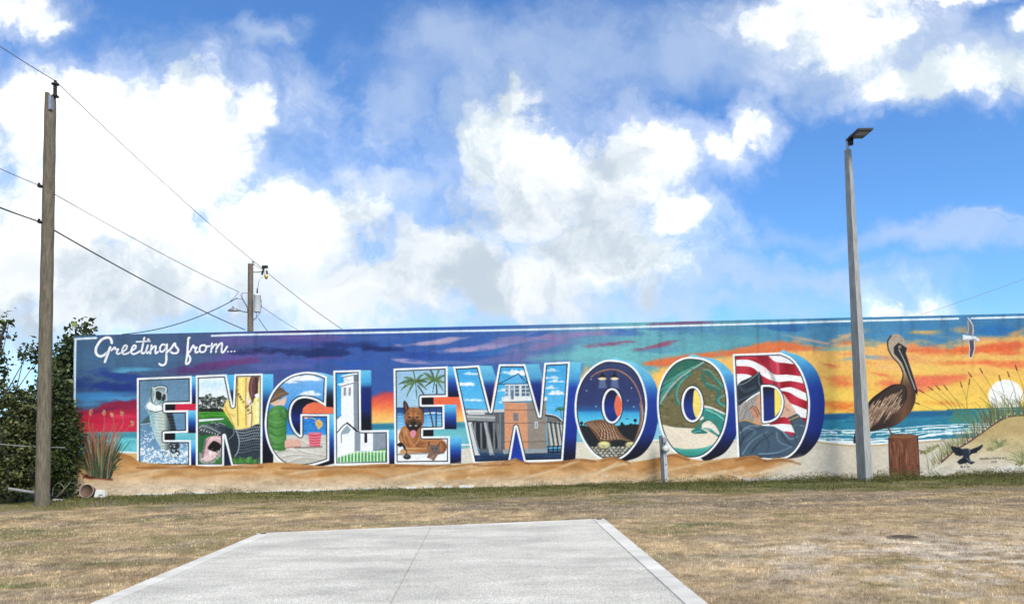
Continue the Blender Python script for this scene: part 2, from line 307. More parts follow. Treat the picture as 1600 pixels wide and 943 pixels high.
# ---------- the painted sky ----------
IMG[:] = hg((110, (58, 98, 138)), (330, (64, 88, 136)), (420, (58, 80, 158)), (560, (42, 86, 176)), (760, (42, 92, 180)), (880, (80, 130, 185)),
            (1000, (96, 178, 190)), (1150, (70, 150, 180)), (1300, (60, 140, 190)), (1600, (50, 125, 180)), (1760, (50, 125, 180)))(PX, PY)
for args in [  # cx, cy, rx, ry, colour, alpha, rot
    (200, 560, 120, 26, (60, 105, 150), .8, 0), (130, 600, 60, 16, (28, 58, 130), .9, .05), (185, 588, 70, 9, (25, 60, 150), .95, .1), (165, 604, 75, 9, (18, 50, 140), .95, .08),
    (215, 577, 35, 4, (70, 160, 205), .9, -.02), (190, 580, 18, 3, (80, 175, 215), .8, 0), (160, 618, 60, 8, (45, 130, 200), .95, 0), (200, 624, 40, 6, (60, 150, 210), .9, .05),
    (135, 632, 30, 5, (60, 140, 200), .8, 0), (300, 545, 60, 12, (72, 78, 140), .7, -.1), (330, 572, 55, 8, (92, 52, 128), .9, -.08), (295, 578, 40, 7, (88, 48, 120), .9, -.1),
    (390, 555, 70, 10, (95, 75, 165), .8, -.05), (430, 530, 70, 8, (78, 68, 150), .8, -.02), (345, 538, 40, 9, (75, 72, 145), .7, 0), (372, 565, 45, 5, (112, 50, 120), .8, -.1),
    (450, 548, 80, 8, (28, 40, 105), .9, 0), (520, 552, 80, 8, (18, 42, 115), .9, .02), (500, 535, 60, 6, (60, 64, 160), .8, 0), (560, 540, 55, 8, (22, 48, 125), .85, .03),
    (600, 545, 50, 6, (16, 40, 110), .9, .05), (520, 560, 40, 3.5, (110, 70, 160), .7, -.03), (470, 565, 50, 5, (72, 84, 180), .7, 0), (560, 565, 60, 7, (30, 84, 190), .8, 0),
    (440, 518, 60, 4, (60, 40, 110), .7, -.02), (380, 530, 60, 10, (92, 84, 160), .7, 0), (500, 528, 60, 5, (104, 84, 168), .7, 0), (430, 572, 50, 5, (86, 96, 178), .7, 0), (250, 560, 70, 8, (66, 112, 150), .7, 0), (600, 528, 50, 4, (70, 100, 178), .7, 0), (640, 530, 60, 6, (36, 90, 185), .8, -.05), (660, 537, 42, 4.5, (190, 160, 190), .9, -.06), (700, 531, 40, 4, (195, 165, 195), .85, -.12),
    (655, 552, 60, 6, (28, 70, 170), .9, 0), (640, 564, 34, 3, (165, 150, 200), .9, .1), (720, 546, 50, 5, (180, 155, 195), .9, -.06), (770, 538, 60, 5, (170, 145, 195), .8, -.14),
    (730, 556, 70, 6, (34, 80, 180), .85, -.06), (790, 548, 55, 4, (40, 110, 195), .85, -.14), (800, 530, 60, 6, (115, 115, 180), .8, -.12), (850, 540, 60, 9, (135, 115, 175), .85, -.2),
    (800, 560, 60, 8, (105, 108, 178), .8, -.1), (870, 525, 70, 8, (142, 120, 180), .85, -.08), (925, 521, 60, 5, (150, 125, 185), .8, -.04), (700, 566, 40, 3, (96, 120, 190), .7, 0),
    (840, 522, 26, 3, (32, 95, 190), .8, -.2), (890, 552, 60, 12, (92, 170, 190), .8, -.2), (960, 548, 80, 14, (104, 195, 200), .85, -.05), (930, 530, 50, 6, (88, 160, 195), .8, -.05),
    (1010, 560, 70, 12, (100, 192, 198), .85, -.1), (1050, 535, 60, 12, (92, 175, 190), .8, -.12), (1000, 520, 60, 6, (62, 120, 190), .85, 0), (1030, 514, 80, 4, (56, 108, 188), .8, -.02),
    (955, 537, 36, 4.2, (150, 75, 120), .95, -.07), (975, 534, 22, 2.5, (160, 70, 105), .9, -.06), (1035, 538, 34, 4.5, (158, 74, 112), .95, -.18), (1050, 533, 22, 3, (160, 66, 98), .9, -.1),
    (1045, 546, 34, 5, (70, 140, 190), .85, -.08), (1110, 540, 70, 12, (90, 178, 190), .85, -.1), (1110, 518, 60, 8, (70, 140, 185), .8, 0), (1150, 530, 60, 9, (84, 165, 182), .8, .05),
    (1225, 512, 40, 7, (28, 100, 180), .9, .05), (1180, 520, 40, 6, (60, 150, 180), .7, 0), (1060, 505, 50, 2.5, (140, 70, 120), .8, -.03), (1290, 508, 40, 6, (40, 120, 185), .7, 0)]:
    blob(*args[:5], a=args[5], rot=args[6])
_g = IMG.mean(-1, keepdims=True); IMG += (_g * np.array([.98, 1.02, 1.0], np.float32) - IMG) * .20
# the warm side of the sky
fill([(905, 592), (925, 575), (990, 590), (1030, 575), (1060, 562), (1110, 556), (1160, 548), (1200, 540), (1240, 537), (1290, 540), (1330, 533), (1400, 535), (1470, 540), (1540, 528), (1600, 520), (1800, 516), (1800, 700), (905, 700)],
     vg((540, (240, 185, 105)), (600, (246, 196, 95)), (650, (252, 215, 90))), soft=14, warp=9)
fill([(1005, 568), (1050, 556), (1100, 551), (1150, 545), (1190, 536), (1225, 533), (1265, 540), (1290, 546), (1240, 549), (1190, 554), (1140, 556), (1090, 561), (1040, 572)], (222, 118, 70), soft=6, warp=3, sm=True)
for args in [(1285, 535, 70, 4, (240, 180, 150), .9, .18), (1325, 524, 40, 7, (246, 188, 130), .95, -.3), (1325, 534, 22, 5, (232, 115, 70), .95, -.2), (1380, 525, 50, 11, (70, 140, 185), .8, 0),
    (1300, 545, 40, 4, (110, 190, 190), .85, -.05), (1330, 560, 26, 4.5, (100, 165, 205), .9, -.1), (1328, 553, 18, 3, (235, 140, 100), .9, 0), (1366, 558, 22, 3.5, (110, 165, 205), .85, .05),
    (1301, 571, 20, 4.5, (228, 100, 60), 1, .12), (1320, 598, 38, 9, (235, 105, 65), .95, .08), (1390, 600, 36, 12, (235, 105, 75), .95, .05), (1378, 585, 22, 4, (236, 120, 85), .9, .2),
    (1350, 566, 22, 3, (235, 118, 80), .9, 0), (1315, 636, 50, 9, (236, 110, 45), .95, 0), (1420, 560, 45, 9, (240, 160, 110), .8, 0), (1455, 547, 50, 10, (232, 100, 58), 1, .02),
    (1520, 546, 60, 8, (233, 102, 55), 1, -.05), (1590, 538, 50, 10, (232, 100, 58), 1, -.1), (1580, 552, 45, 6, (236, 110, 60), .95, 0), (1535, 566, 70, 6, (232, 104, 60), .95, -.03), (1600, 568, 50, 8, (236, 120, 70), .9, 0),
    (1470, 592, 60, 8, (233, 112, 78), .95, -.06), (1440, 600, 30, 11, (234, 112, 82), .95, 0), (1500, 588, 45, 6, (235, 118, 80), .9, -.1), (1470, 630, 48, 5, (238, 140, 60), .85, 0),
    (1450, 519, 26, 4.5, (222, 170, 90), .9, 0), (1440, 518, 20, 3, (230, 180, 90), .7, 0), (1505, 516, 20, 7, (222, 165, 95), .9, 0), (1480, 527, 40, 5, (110, 150, 175), .7, .1), (1535, 530, 40, 4, (225, 165, 115), .9, -.05),
    (1560, 517, 55, 10, (32, 110, 180), .9, .05), (1440, 508, 60, 5, (56, 128, 185), .8, 0), (1590, 520, 20, 6, (228, 165, 95), .9, -.4), (1720, 530, 90, 10, (232, 104, 58), .95, 0), (1700, 560, 90, 8, (240, 150, 70), .9, 0), (1560, 600, 60, 12, (252, 210, 92), .8, 0),
    (1440, 575, 50, 8, (250, 208, 105), .85, 0), (1390, 574, 30, 7, (246, 190, 130), .8, 0), (1300, 615, 40, 8, (250, 215, 95), .85, 0), (1380, 625, 45, 7, (253, 222, 100), .9, 0), (1420, 541, 26, 10, (240, 130, 85), .8, 0)]:
    blob(*args[:5], a=args[5] * .82, rot=args[6], hard=-.1)
# sunset gaps between the letters
fill([(105, 644), (150, 636), (175, 626), (230, 624), (310, 626), (310, 676), (105, 678)], vg((626, (128, 28, 62)), (645, (178, 32, 62)), (660, (206, 38, 72)), (675, (210, 40, 72))), soft=7, warp=6)
for args in [(160, 640, 30, 6, (110, 30, 70), .8, -.1), (200, 650, 30, 5, (222, 50, 85), .8, 0), (150, 658, 30, 5, (190, 30, 62), .9, 0), (205, 636, 25, 4, (140, 30, 70), .8, 0)]: blob(*args[:5], a=args[5], rot=args[6])
fill([(575, 618), (600, 612), (760, 606), (760, 664), (560, 668)], vg((608, (170, 60, 90)), (622, (222, 84, 72)), (634, (242, 120, 70)), (646, (250, 175, 95)), (660, (252, 210, 120))), soft=6, warp=5)
fill([(760, 600), (775, 590), (790, 585), (860, 590), (860, 640), (760, 640)], (225, 130, 110), soft=8, warp=4)
# the sea
SEA = smooth([(100, 675.5), (220, 674.5), (310, 674), (560, 662.5), (700, 659.5), (900, 655), (1120, 651), (1290, 646.5), (1440, 642), (1600, 638), (1800, 633)])
fill(list(SEA) + [(1800, 800), (100, 800)], hg((100, (100, 195, 200)), (300, (110, 200, 210)), (560, (100, 180, 190)), (900, (120, 190, 205)), (1100, (150, 205, 225)), (1280, (40, 130, 160)), (1600, (40, 120, 150))), soft=1.2)
fill(list(SEA) + [(1800, 640)] + [(x, y + 9) for x, y in SEA[::-1]], hg((100, (70, 150, 165)), (560, (35, 110, 140)), (720, (60, 140, 160)), (1280, (22, 88, 138)), (1500, (30, 95, 140)), (1800, (30, 95, 140))), soft=5, a=.9)
for i in range(60):
    x = rng.uniform(115, 214); y = rng.uniform(680, 704); stroke([(x, y), (x + rng.uniform(3, 12), y + rng.uniform(-.8, .8))], (160, 225, 225) if i % 2 else (60, 150, 165), .7, a=.6)
for i in range(170):
    x = rng.uniform(1280, 1640); y = rng.uniform(648, 682); t = rng.random()
    stroke([(x, y), (x + rng.uniform(4, 22), y - rng.uniform(-.5, 1.2))], lerp((20, 95, 140), (60, 175, 180), t), rng.uniform(.8, 1.8), a=.6)
for (y0, w, a) in [(669, 1.6, .95), (672.5, 2.6, 1.), (676.5, 2.4, .7), (680, 3, .7), (684.5, 4.2, 1.)]:
    pts = [(x, y0 + 6.5 * math.sin((x - 1265) / 1.0 * .0176 + .2) * (1 if y0 > 678 else .55) - (x - 1290) * .016 + rng.uniform(-.8, .8)) for x in range(1262, 1560, 9)]
    for p, q in zip(pts[:-1], pts[1:]):
        if rng.random() < .9: stroke([p, q], (235, 248, 248), w * rng.uniform(.5, 1.1), a=a)
    stroke([(x, y + w * .5 + 1.2) for x, y in pts], (30, 140, 150), 1.4, a=.5)
# shore, sand behind the letters
fill([(100, 712), (160, 708), (214, 707), (330, 706), (430, 702), (560, 700), (700, 703), (735, 699), (900, 690), (1010, 690), (1030, 687), (1150, 686), (1220, 692), (1280, 687), (1300, 690), (1345, 693), (1400, 690), (1460, 686), (1500, 684), (1800, 678), (1800, 820), (100, 820)],
     hg((100, (212, 176, 130)), (214, (222, 180, 125)), (420, (226, 222, 205)), (700, (230, 226, 210)), (735, (224, 216, 200)), (1000, (226, 218, 196)), (1140, (226, 222, 208)), (1300, (212, 202, 182)), (1450, (214, 204, 186)), (1800, (216, 206, 186))), soft=1.4)
stroke([(118, 707), (160, 705), (214, 706.5)], (245, 250, 250), 2.6, a=.9)
stroke([(1275, 689.5), (1300, 693), (1345, 696), (1400, 693), (1470, 688)], (188, 160, 110), 3.4, a=.75, soft=2)
stroke([(1275, 687), (1300, 690.5), (1345, 693.5), (1400, 690.5), (1470, 685.5)], (246, 250, 250), 2.6, a=.95)
stroke([(720, 694.5), (738, 694)], (245, 248, 248), 2.4); stroke([(1012, 687.5), (1034, 686.5)], (240, 244, 244), 2)
for x0, x1, y in [(1020, 1036, 690), (1146, 1152, 690), (722, 736, 697)]: stroke([(x0, y), (x1, y)], (205, 180, 130), 1.5, a=.6)
# wooden-hued dunes in front of the letters' feet
DTOP = [(112, 712), (140, 708), (180, 706), (205, 712), (225, 722), (300, 726), (330, 728), (400, 724), (440, 722), (520, 728), (600, 724), (690, 726), (735, 723), (790, 719), (806, 716), (825, 722), (880, 719), (905, 716), (930, 718), (945, 715), (962, 714), (985, 721), (1020, 716), (1040, 711), (1058, 708), (1080, 716), (1100, 719), (1130, 716), (1150, 714), (1180, 711), (1195, 717), (1225, 715), (1248, 722), (1236, 730), (1215, 738), (1200, 752), (1190, 800)]
DUNE = list(smooth(DTOP)) + [(1185, 830), (100, 830), (100, 720)]
def paint_dunes():
    fill(DUNE, lambda X, Y: vg((706, (186, 132, 76)), (728, (194, 142, 84)), (745, (210, 172, 126)), (758, (220, 196, 164)), (790, (218, 204, 180)))(X, Y) + ((fbm(X / 30, Y / 9, 55)[..., None] - .5) * np.array([70, 66, 60])), soft=1.6)
    stroke([(1250, 722), (1225, 734), (1200, 750), (1190, 780)], (216, 204, 180), 16, 26, soft=16, a=.9)
    for pts, w in [([(250, 752), (330, 738), (400, 728)], 3), ([(340, 765), (420, 748), (470, 737), (520, 729)], 3), ([(590, 752), (650, 740), (700, 733), (760, 725)], 4), ([(620, 745), (660, 736), (720, 722)], 2),
                   ([(800, 752), (850, 738), (880, 728), (905, 717)], 4), ([(860, 755), (920, 742), (960, 728), (985, 722)], 5), ([(1000, 748), (1040, 735), (1100, 722), (1125, 717)], 3), ([(1060, 756), (1110, 742), (1160, 730)], 5),
                   ([(180, 745), (240, 735), (290, 727)], 3), ([(735, 735), (770, 728), (806, 717)], 2.4), ([(1150, 745), (1200, 735), (1245, 722)], 5), ([(930, 740), (965, 722)], 3)]:
        stroke(pts, (232, 208, 172), w * .4, w, soft=4.5, a=.75)
    for pts, w in [([(300, 742), (350, 738), (400, 740)], 5), ([(500, 740), (560, 736), (600, 744)], 6), ([(700, 746), (760, 740), (800, 738)], 6), ([(830, 736), (850, 732), (880, 731)], 5), ([(1000, 735), (1030, 724), (1058, 712)], 5), ([(1140, 732), (1170, 724), (1190, 722)], 6), ([(430, 738), (470, 745), (520, 740)], 5), ([(240, 745), (270, 740), (300, 745)], 4)]:
        stroke(pts, (178, 116, 54), w, w * .4, soft=6, a=.6)
    for i in range(900):   # worn, dusty lower band
        x = rng.uniform(150, 1280); y = 779 - (x - 115) * .0245 - abs(rng.normal(0, 9)); ell(x, y, rng.uniform(.8, 3.4), rng.uniform(.5, 1.5), (228, 214, 190) if rng.random() < .75 else (190, 160, 128), soft=1.4, a=rng.uniform(.25, .7), part=False)
    for x0, x1, y, c in [(214, 300, 729, 0), (306, 410, 729, 0), (522, 608, 727.5, 0), (617, 704, 726, 0), (440, 520, 730, 0), (740, 796, 725, 0), (820, 880, 722, 0)]:
        stroke([(x0, y + 1), ((x0 + x1) / 2, y + 1.6), (x1, y)], (118, 62, 30), 2.2, soft=3, a=.65, part=False)
    for p in [[(1150, 717), (1175, 712), (1196, 718)], [(1030, 716), (1050, 709), (1076, 717)], [(940, 718), (960, 714), (984, 722)], [(1195, 719), (1225, 717), (1250, 723)], [(785, 722), (806, 716), (826, 723)], [(880, 721), (905, 716), (930, 719)]]:
        stroke([(x, y + 1.5) for x, y in p], (120, 72, 40), 2.4, soft=3.5, a=.7, part=False)
# ---------- border lines, title ----------
CUR = 1
for p in [[(118.2, 530), (117.2, 560), (116.6, 655)], [(117, 529.3), (150, 527.6)], [(331, 524.2), (400, 522.3), (600, 519), (800, 515.2), (1000, 510.3), (1200, 505), (1350, 500.8), (1497, 497.5)], [(1518, 497), (1600, 494.8), (1765, 490.3)]]:
    stroke(p, (226, 240, 246), 3.0 if p[0][0] > 300 else 3.3)
CUR = 0
def title():
    global CUR
    CUR = 2; g = zz(140, 510, 6.667)
    for pts, w in [([(232, 168), (218, 124), (180, 114), (130, 132), (88, 180), (64, 240), (76, 290), (120, 308), (165, 285), (200, 248), (216, 220)], 4), ([(214, 215), (190, 280), (160, 365)], 4),
        ([(228, 246), (262, 216), (270, 236), (300, 236), (282, 265), (295, 285), (335, 265)], 2.9), ([(335, 265), (375, 240), (390, 205), (370, 195), (345, 225), (338, 265), (360, 286), (400, 275), (430, 255)], 2.9),
        ([(430, 255), (475, 225), (480, 200), (460, 195), (440, 225), (432, 262), (455, 285), (500, 270), (535, 245)], 2.9), ([(570, 116), (548, 220), (540, 265), (560, 278), (582, 260)], 3.3), ([(488, 158), (628, 150)], 2.4),
        ([(606, 195), (590, 250), (600, 276), (625, 255)], 3), ([(611, 133), (613, 137)], 3.6), ([(646, 195), (632, 280)], 3.1), ([(640, 240), (670, 207), (690, 207), (685, 250), (690, 278), (715, 260)], 2.9),
        ([(790, 192), (760, 184), (735, 215), (735, 250), (755, 262), (785, 235), (804, 185)], 2.9), ([(806, 185), (800, 280), (798, 360), (780, 394), (750, 402), (727, 386)], 3.3),
        ([(800, 270), (850, 225), (885, 174), (898, 205), (924, 240), (910, 272), (870, 276), (845, 262)], 3.2), ([(1042, 116), (1030, 120), (1025, 170), (1015, 300), (1003, 382), (1030, 380), (1048, 345), (1042, 310), (1022, 285), (1060, 240)], 3.2),
        ([(1055, 236), (1080, 195), (1090, 220), (1115, 215), (1100, 250), (1110, 270), (1142, 255)], 2.9), ([(1185, 192), (1155, 202), (1145, 240), (1165, 266), (1200, 255), (1215, 215), (1195, 190), (1218, 205), (1262, 200)], 2.8),
        ([(1276, 175), (1264, 265)], 3), ([(1270, 230), (1305, 186), (1325, 190), (1315, 265)], 2.9), ([(1320, 230), (1355, 182), (1380, 175), (1374, 256), (1395, 264), (1432, 207)], 2.9),
        ([(1439, 260), (1443, 260)], 2.3), ([(1474, 258), (1478, 258)], 2.3), ([(1508, 256), (1512, 256)], 2.3)]:
        stroke(g(*pts), (30, 48, 92), w + 1.6, soft=1.6, a=.55, part=False); 
        stroke(g(*pts), WHITE, w)
    CUR = 0
title()
# ---------- the big letters ----------
SIDE = lambda y0, y1: vg((y0, (120, 205, 240)), (y0 + (y1 - y0) * .28, (78, 170, 222)), (y0 + (y1 - y0) * .55, (28, 78, 165)), (y0 + (y1 - y0) * .8, (12, 30, 92)), (y1, (6, 10, 24)))
DEEP = lambda y0, y1: vg((y0, (110, 200, 238)), (y0 + (y1 - y0) * .16, (70, 165, 215)), (y0 + (y1 - y0) * .3, (22, 52, 110)), (y0 + (y1 - y0) * .45, (10, 18, 44)), (y0 + (y1 - y0) * .62, (16, 40, 110)), (y0 + (y1 - y0) * .8, (8, 12, 30)), (y1, (5, 8, 18)))
def quad(x0, y0, x1, y1, col): fill([(x0, y0), (x1, y0), (x1, y1), (x0, y1)], col, soft=1, warp=0)
def letter(idn, outer, holes=(), bw=3.1, kw=1.6):
    """white rim, black line and the clip for the picture inside"""
    global CLIP, CUR
    CLIP = None; CUR = idn; P = np.asarray(outer, float)
    sl = box(P[:, 0].min(), P[:, 1].min(), P[:, 0].max(), P[:, 1].max(), 4)
    d = sdist(P, PX[sl], PY[sl])
    for h in holes: d = np.maximum(d, -sdist(np.asarray(h, float), PX[sl], PY[sl]))
    c = lambda t: np.clip(.5 - (d + t) / 1.0, 0, 1)
    lay(sl, c(0), WHITE); lay(sl, c(bw), INK)
    CLIP = np.zeros((NR, NC), np.float32); CLIP[sl] = c(bw + kw)
def done():
    global CLIP, CUR
    CLIP = None; CUR = 0
def foam(x0, x1, y0, y1, n, s=1.6, cols=((245, 250, 252), (150, 190, 215))):
    for i in range(n):
        x = rng.uniform(x0, x1); y = rng.uniform(y0, y1); r = rng.uniform(.4, 1) * s
        ell(x, y, r, r * .7, cols[0] if rng.random() < .72 else cols[1], rot=rng.uniform(0, 3), soft=.9)
def cloud(x, y, w, h, col=(248, 251, 253), n=9, a=.85):
    for i in range(n):
        t = rng.uniform(-1, 1); ell(x + t * w, y - rng.uniform(0, h) * (1 - t * t), w * rng.uniform(.12, .3), h * rng.uniform(.25, .5), col, soft=2.5, a=a)
    ell(x, y, w, h * .25, col, soft=1.5, a=a)

# E with the leaping fish
CUR = 11
quad(298, 587.5, 310, 630.5, SIDE(587, 630)); quad(256, 630, 274, 642, (8, 10, 16)); fill([(274, 630.6), (308, 630), (308, 640.5), (274, 641)], (212, 38, 66)); quad(292, 640.5, 309, 676, SIDE(640, 676))
quad(255, 675.5, 274, 688, (8, 10, 16)); fill([(274, 676.5), (308, 676), (308, 687.5), (274, 687.5)], vg((676, (120, 200, 210)), (687, (90, 180, 195)))); quad(297, 687, 309, 728.5, SIDE(687, 728))
letter(11, [(213.9, 590.2), (299.5, 586.8), (299.7, 630.3), (258, 631.2), (258, 640.8), (293.7, 640.3), (293.9, 675.4), (257, 676.4), (257, 687), (298.3, 686.8), (298.5, 728.6), (214, 728.3)])
e = zz(200, 570, 5.547)
fill(e((90, 100), (560, 100), (560, 880), (90, 880)), vg((588, (98, 134, 162)), (630, (108, 146, 174)), (660, (96, 138, 170)), (690, (110, 150, 185)), (725, (120, 165, 200))))
for i in range(90):
    x = rng.uniform(217, 296); y = rng.uniform(590, 690); stroke([(x, y), (x + rng.uniform(5, 16), y + rng.uniform(-.6, .6))], (130, 165, 188) if i % 2 else (84, 120, 150), .8, a=.45)
fill(e((105, 510), (150, 460), (185, 430), (205, 520)), (70, 95, 100)); stroke(e((108, 512), (200, 505)), (200, 225, 235), 1)
BODY = e((180, 380), (300, 390), (360, 400), (395, 500), (425, 620), (445, 700), (450, 780), (400, 800), (330, 770), (290, 720), (240, 640), (205, 540), (185, 450))
fill(BODY, hg((232, (120, 165, 172)), (243, (190, 215, 215)), (256, (205, 212, 196)), (262, (110, 128, 130)), (268, (40, 48, 56)), (282, (34, 40, 50))), sm=True)
fill(e((330, 410), (380, 410), (410, 520), (440, 690), (455, 780), (425, 770), (400, 640), (360, 500)), (32, 38, 46), sm=True, soft=2)
for r in range(15):
    for c in range(9):
        t = r / 14; x = 236 + c * 4.0 + t * 17; y = 645 + r * 5.0 + c * .35
        stroke([(x, y), (x + 2, y + 1.4), (x + 3.6, y)], (70, 90, 98) if c < 6 else (120, 135, 140), .55, a=.6)
stroke(e((195, 440), (215, 560), (260, 660), (300, 740)), (165, 215, 225), 1.6, a=.9)
fill(e((205, 195), (225, 185), (300, 180), (335, 195), (340, 250), (335, 330), (300, 390), (240, 405), (190, 390), (160, 355), (190, 270)), (150, 170, 172), sm=True)
fill(e((160, 355), (185, 320), (230, 345), (290, 355), (300, 395), (240, 405), (190, 392)), (246, 248, 246), sm=True)
stroke(e((190, 392), (240, 406), (300, 392)), INK, 1.1)
fill(e((240, 235), (270, 225), (290, 250), (285, 300), (255, 300), (240, 270)), (28, 34, 38), sm=True); fill(e((300, 250), (325, 260), (320, 300), (295, 310)), (40, 50, 52), sm=True)
for p, c, w in [([(215, 195), (235, 240), (225, 300), (205, 345)], (225, 235, 225), 1.6), ([(205, 205), (200, 270), (215, 330)], (50, 66, 66), 1.3), ([(230, 200), (280, 185), (330, 200), (320, 235)], (225, 232, 228), 1.5), ([(220, 188), (280, 178), (335, 192), (340, 240)], (30, 40, 44), 1),
                ([(250, 205), (290, 200), (320, 215)], (60, 78, 80), 1.1), ([(290, 300), (280, 330), (250, 340)], (90, 140, 150), 1.8), ([(305, 240), (330, 250), (335, 310)], (190, 205, 200), 1.1), ([(240, 320), (270, 345), (310, 330)], (215, 230, 232), 1.2), ([(272, 225), (300, 240), (298, 270)], (210, 220, 214), 1)]: stroke(e(*p), c, w)
foam(217, 296, 700, 725, 330, 2.0); foam(219, 240, 675, 705, 70, 1.3); foam(226, 236, 630, 645, 22, .9); foam(219, 250, 660, 690, 30, .9); foam(262, 295, 690, 712, 50, 1.3)
stroke(e((400, 760), (430, 740), (445, 770), (430, 780)), INK, 1.6)
done()
# N with golf course, pelican feathers, alligator
CUR = 12
quad(409, 584, 427, 727.5, DEEP(584, 727)); fill([(352, 585), (367, 585), (366, 640)], vg((584, (90, 190, 235)), (606, (70, 165, 215)), (614, (14, 30, 60)), (640, (8, 10, 20)))); fill([(348, 678), (364, 729), (348, 729)], vg((678, (8, 10, 18)), (727, (20, 34, 60))))
letter(12, [(306, 586.2), (353.7, 584.4), (363.9, 633.5), (366.2, 584.2), (410.3, 583.2), (410, 727.8), (361.7, 727.8), (350.2, 680), (350, 728), (306, 728.2)])
n = zz(300, 570, 5.546)
quad(304, 582, 412, 730, vg((585, (250, 252, 252)), (600, (225, 244, 250)), (612, (236, 246, 250)), (640, (245, 248, 246))))
ell(333, 600, 14, 5, (190, 228, 245), soft=7, a=.6)
quad(304, 642, 412, 730, vg((642, (70, 150, 40)), (650, (62, 140, 42)), (660, (40, 112, 50)), (690, (36, 104, 48)), (715, (44, 110, 44))))
for i in range(60): x = rng.uniform(309, 355); y = rng.uniform(643, 655); stroke([(x, y), (x + 8, y + .3)], (110, 185, 60) if i % 2 else (40, 110, 36), .8, a=.6)
fill(n((55, 470), (180, 462), (280, 458), (270, 470), (180, 480), (60, 490)), (236, 244, 244), soft=1.4); stroke(n((55, 462), (180, 460), (280, 455)), (24, 52, 30), .9)
for i in range(260):
    x = rng.uniform(309, 356); t = (x - 309) / 47; top = 612 + 9 * abs(math.sin(t * 6.5 + .8)) ** .7 + (4 if x > 345 else 0); y = rng.uniform(top, 640)
    d = rng.random(); ell(x, y, rng.uniform(1, 2.6), rng.uniform(.8, 1.8), (32, 38, 34) if d < .5 else ((110, 118, 108) if d < .8 else (170, 176, 164)), soft=1, a=.85)
quad(309, 638, 356, 643, vg((638, (20, 26, 22)), (643, (34, 60, 34))))
for x in (316, 322, 329, 336, 343, 350): stroke([(x, 628), (x + .5, 642)], (18, 20, 18), 1.1)
fill(n((265, 380), (300, 300), (345, 300), (400, 60), (620, 60), (620, 560), (380, 560), (330, 480)), hg((347, (240, 205, 110)), (362, (246, 222, 130)), (372, (250, 226, 128)), (380, (252, 228, 120)), (386, (240, 210, 140)), (393, (240, 225, 150)), (400, (250, 240, 150)), (408, (252, 244, 160))), soft=1)
for p, c, w in [([(285, 360), (330, 450), (370, 540)], (190, 140, 60), 1.4), ([(300, 340), (345, 430), (385, 520)], (250, 228, 150), 1.4), ([(330, 420), (360, 440)], (185, 140, 70), 1), ([(395, 110), (392, 300), (400, 520)], (150, 120, 50), 1.6), ([(470, 110), (465, 300), (470, 520)], (190, 150, 70), 1.8), ([(510, 330), (520, 440), (512, 530)], (180, 140, 60), 2.2), ([(430, 110), (432, 400)], (255, 238, 160), 2), ([(560, 330), (560, 530)], (255, 248, 190), 2.4), ([(490, 240), (478, 300), (500, 330), (500, 520)], (250, 240, 210), 2.6)]: stroke(n(*p), c, w, soft=1.4)
fill(n((520, 95), (580, 95), (575, 160), (570, 250), (540, 290), (525, 330), (510, 290), (495, 250), (490, 190), (500, 130)), (98, 62, 60), sm=True); stroke(n((530, 110), (512, 180), (520, 270)), (150, 112, 108), 1.6, soft=2); stroke(n((555, 110), (560, 200), (545, 270)), (62, 32, 34), 2, soft=2)
ell(402, 617.5, 4.2, 3, WHITE); fill(n((470, 290), (500, 300), (520, 330), (500, 350), (480, 320)), (238, 228, 226), sm=True); stroke(n((500, 340), (515, 320)), (120, 80, 80), 1.4)
text('Lemon', 372.4, 608.5, 5.2, (28, 24, 20), .8, 1.02, .92); text('Bay', 388, 632, 6.2, (28, 24, 20), .85, .98, .86); text('.', 403, 620, 5, INK, 1)
fill(n((150, 510), (240, 500), (300, 530), (370, 560), (480, 545), (600, 530), (600, 870), (360, 800), (300, 840), (260, 780), (255, 620), (230, 600), (130, 600), (60, 570), (60, 530)), (48, 58, 68), sm=True)
for r in range(11):
    for c in range(13):
        x = 366 + c * 3.6 + (r % 2) * 1.8; y = 669 + r * 4.4 + 2.2 * math.sin(c * .5)
        if r < 9: stroke([(x - 1.3, y + .8), (x, y - .7), (x + 1.4, y + .8)], (188, 200, 208) if r < 5 else (128, 142, 154), .9 if r < 5 else .7, a=.85); ell(x, y + 1.6, 1.3, .8, (16, 20, 28), soft=.8, a=.8)
fill(n((290, 560), (360, 560), (400, 640), (400, 740), (360, 800), (330, 700)), (36, 46, 54), sm=True); stroke(n((385, 570), (408, 650), (400, 740), (370, 790)), (176, 190, 196), 1.2); stroke(n((320, 640), (360, 600), (360, 560)), (130, 150, 156), 1)
fill(n((120, 640), (190, 612), (256, 612), (260, 700), (238, 760), (190, 810), (130, 838), (86, 812), (100, 730)), hg((316, (206, 150, 156)), (330, (236, 196, 196)), (346, (222, 172, 176))), sm=True); fill(n((135, 720), (165, 672), (195, 655), (252, 690), (240, 735), (205, 762), (170, 740)), (20, 14, 16), sm=True, soft=1.4); fill(n((92, 812), (130, 780), (180, 748), (212, 760), (200, 790), (140, 826)), (240, 198, 198), sm=True); stroke(n((150, 640), (190, 628), (245, 640)), (250, 226, 222), 1.4, soft=1.6); stroke(n((115, 700), (128, 660), (150, 632)), (166, 108, 112), 1.3)
ell(329.3, 707, 2.9, 3.3, (236, 230, 224)); ell(328.6, 706, 1.4, 1.6, (250, 250, 248), soft=1.2)
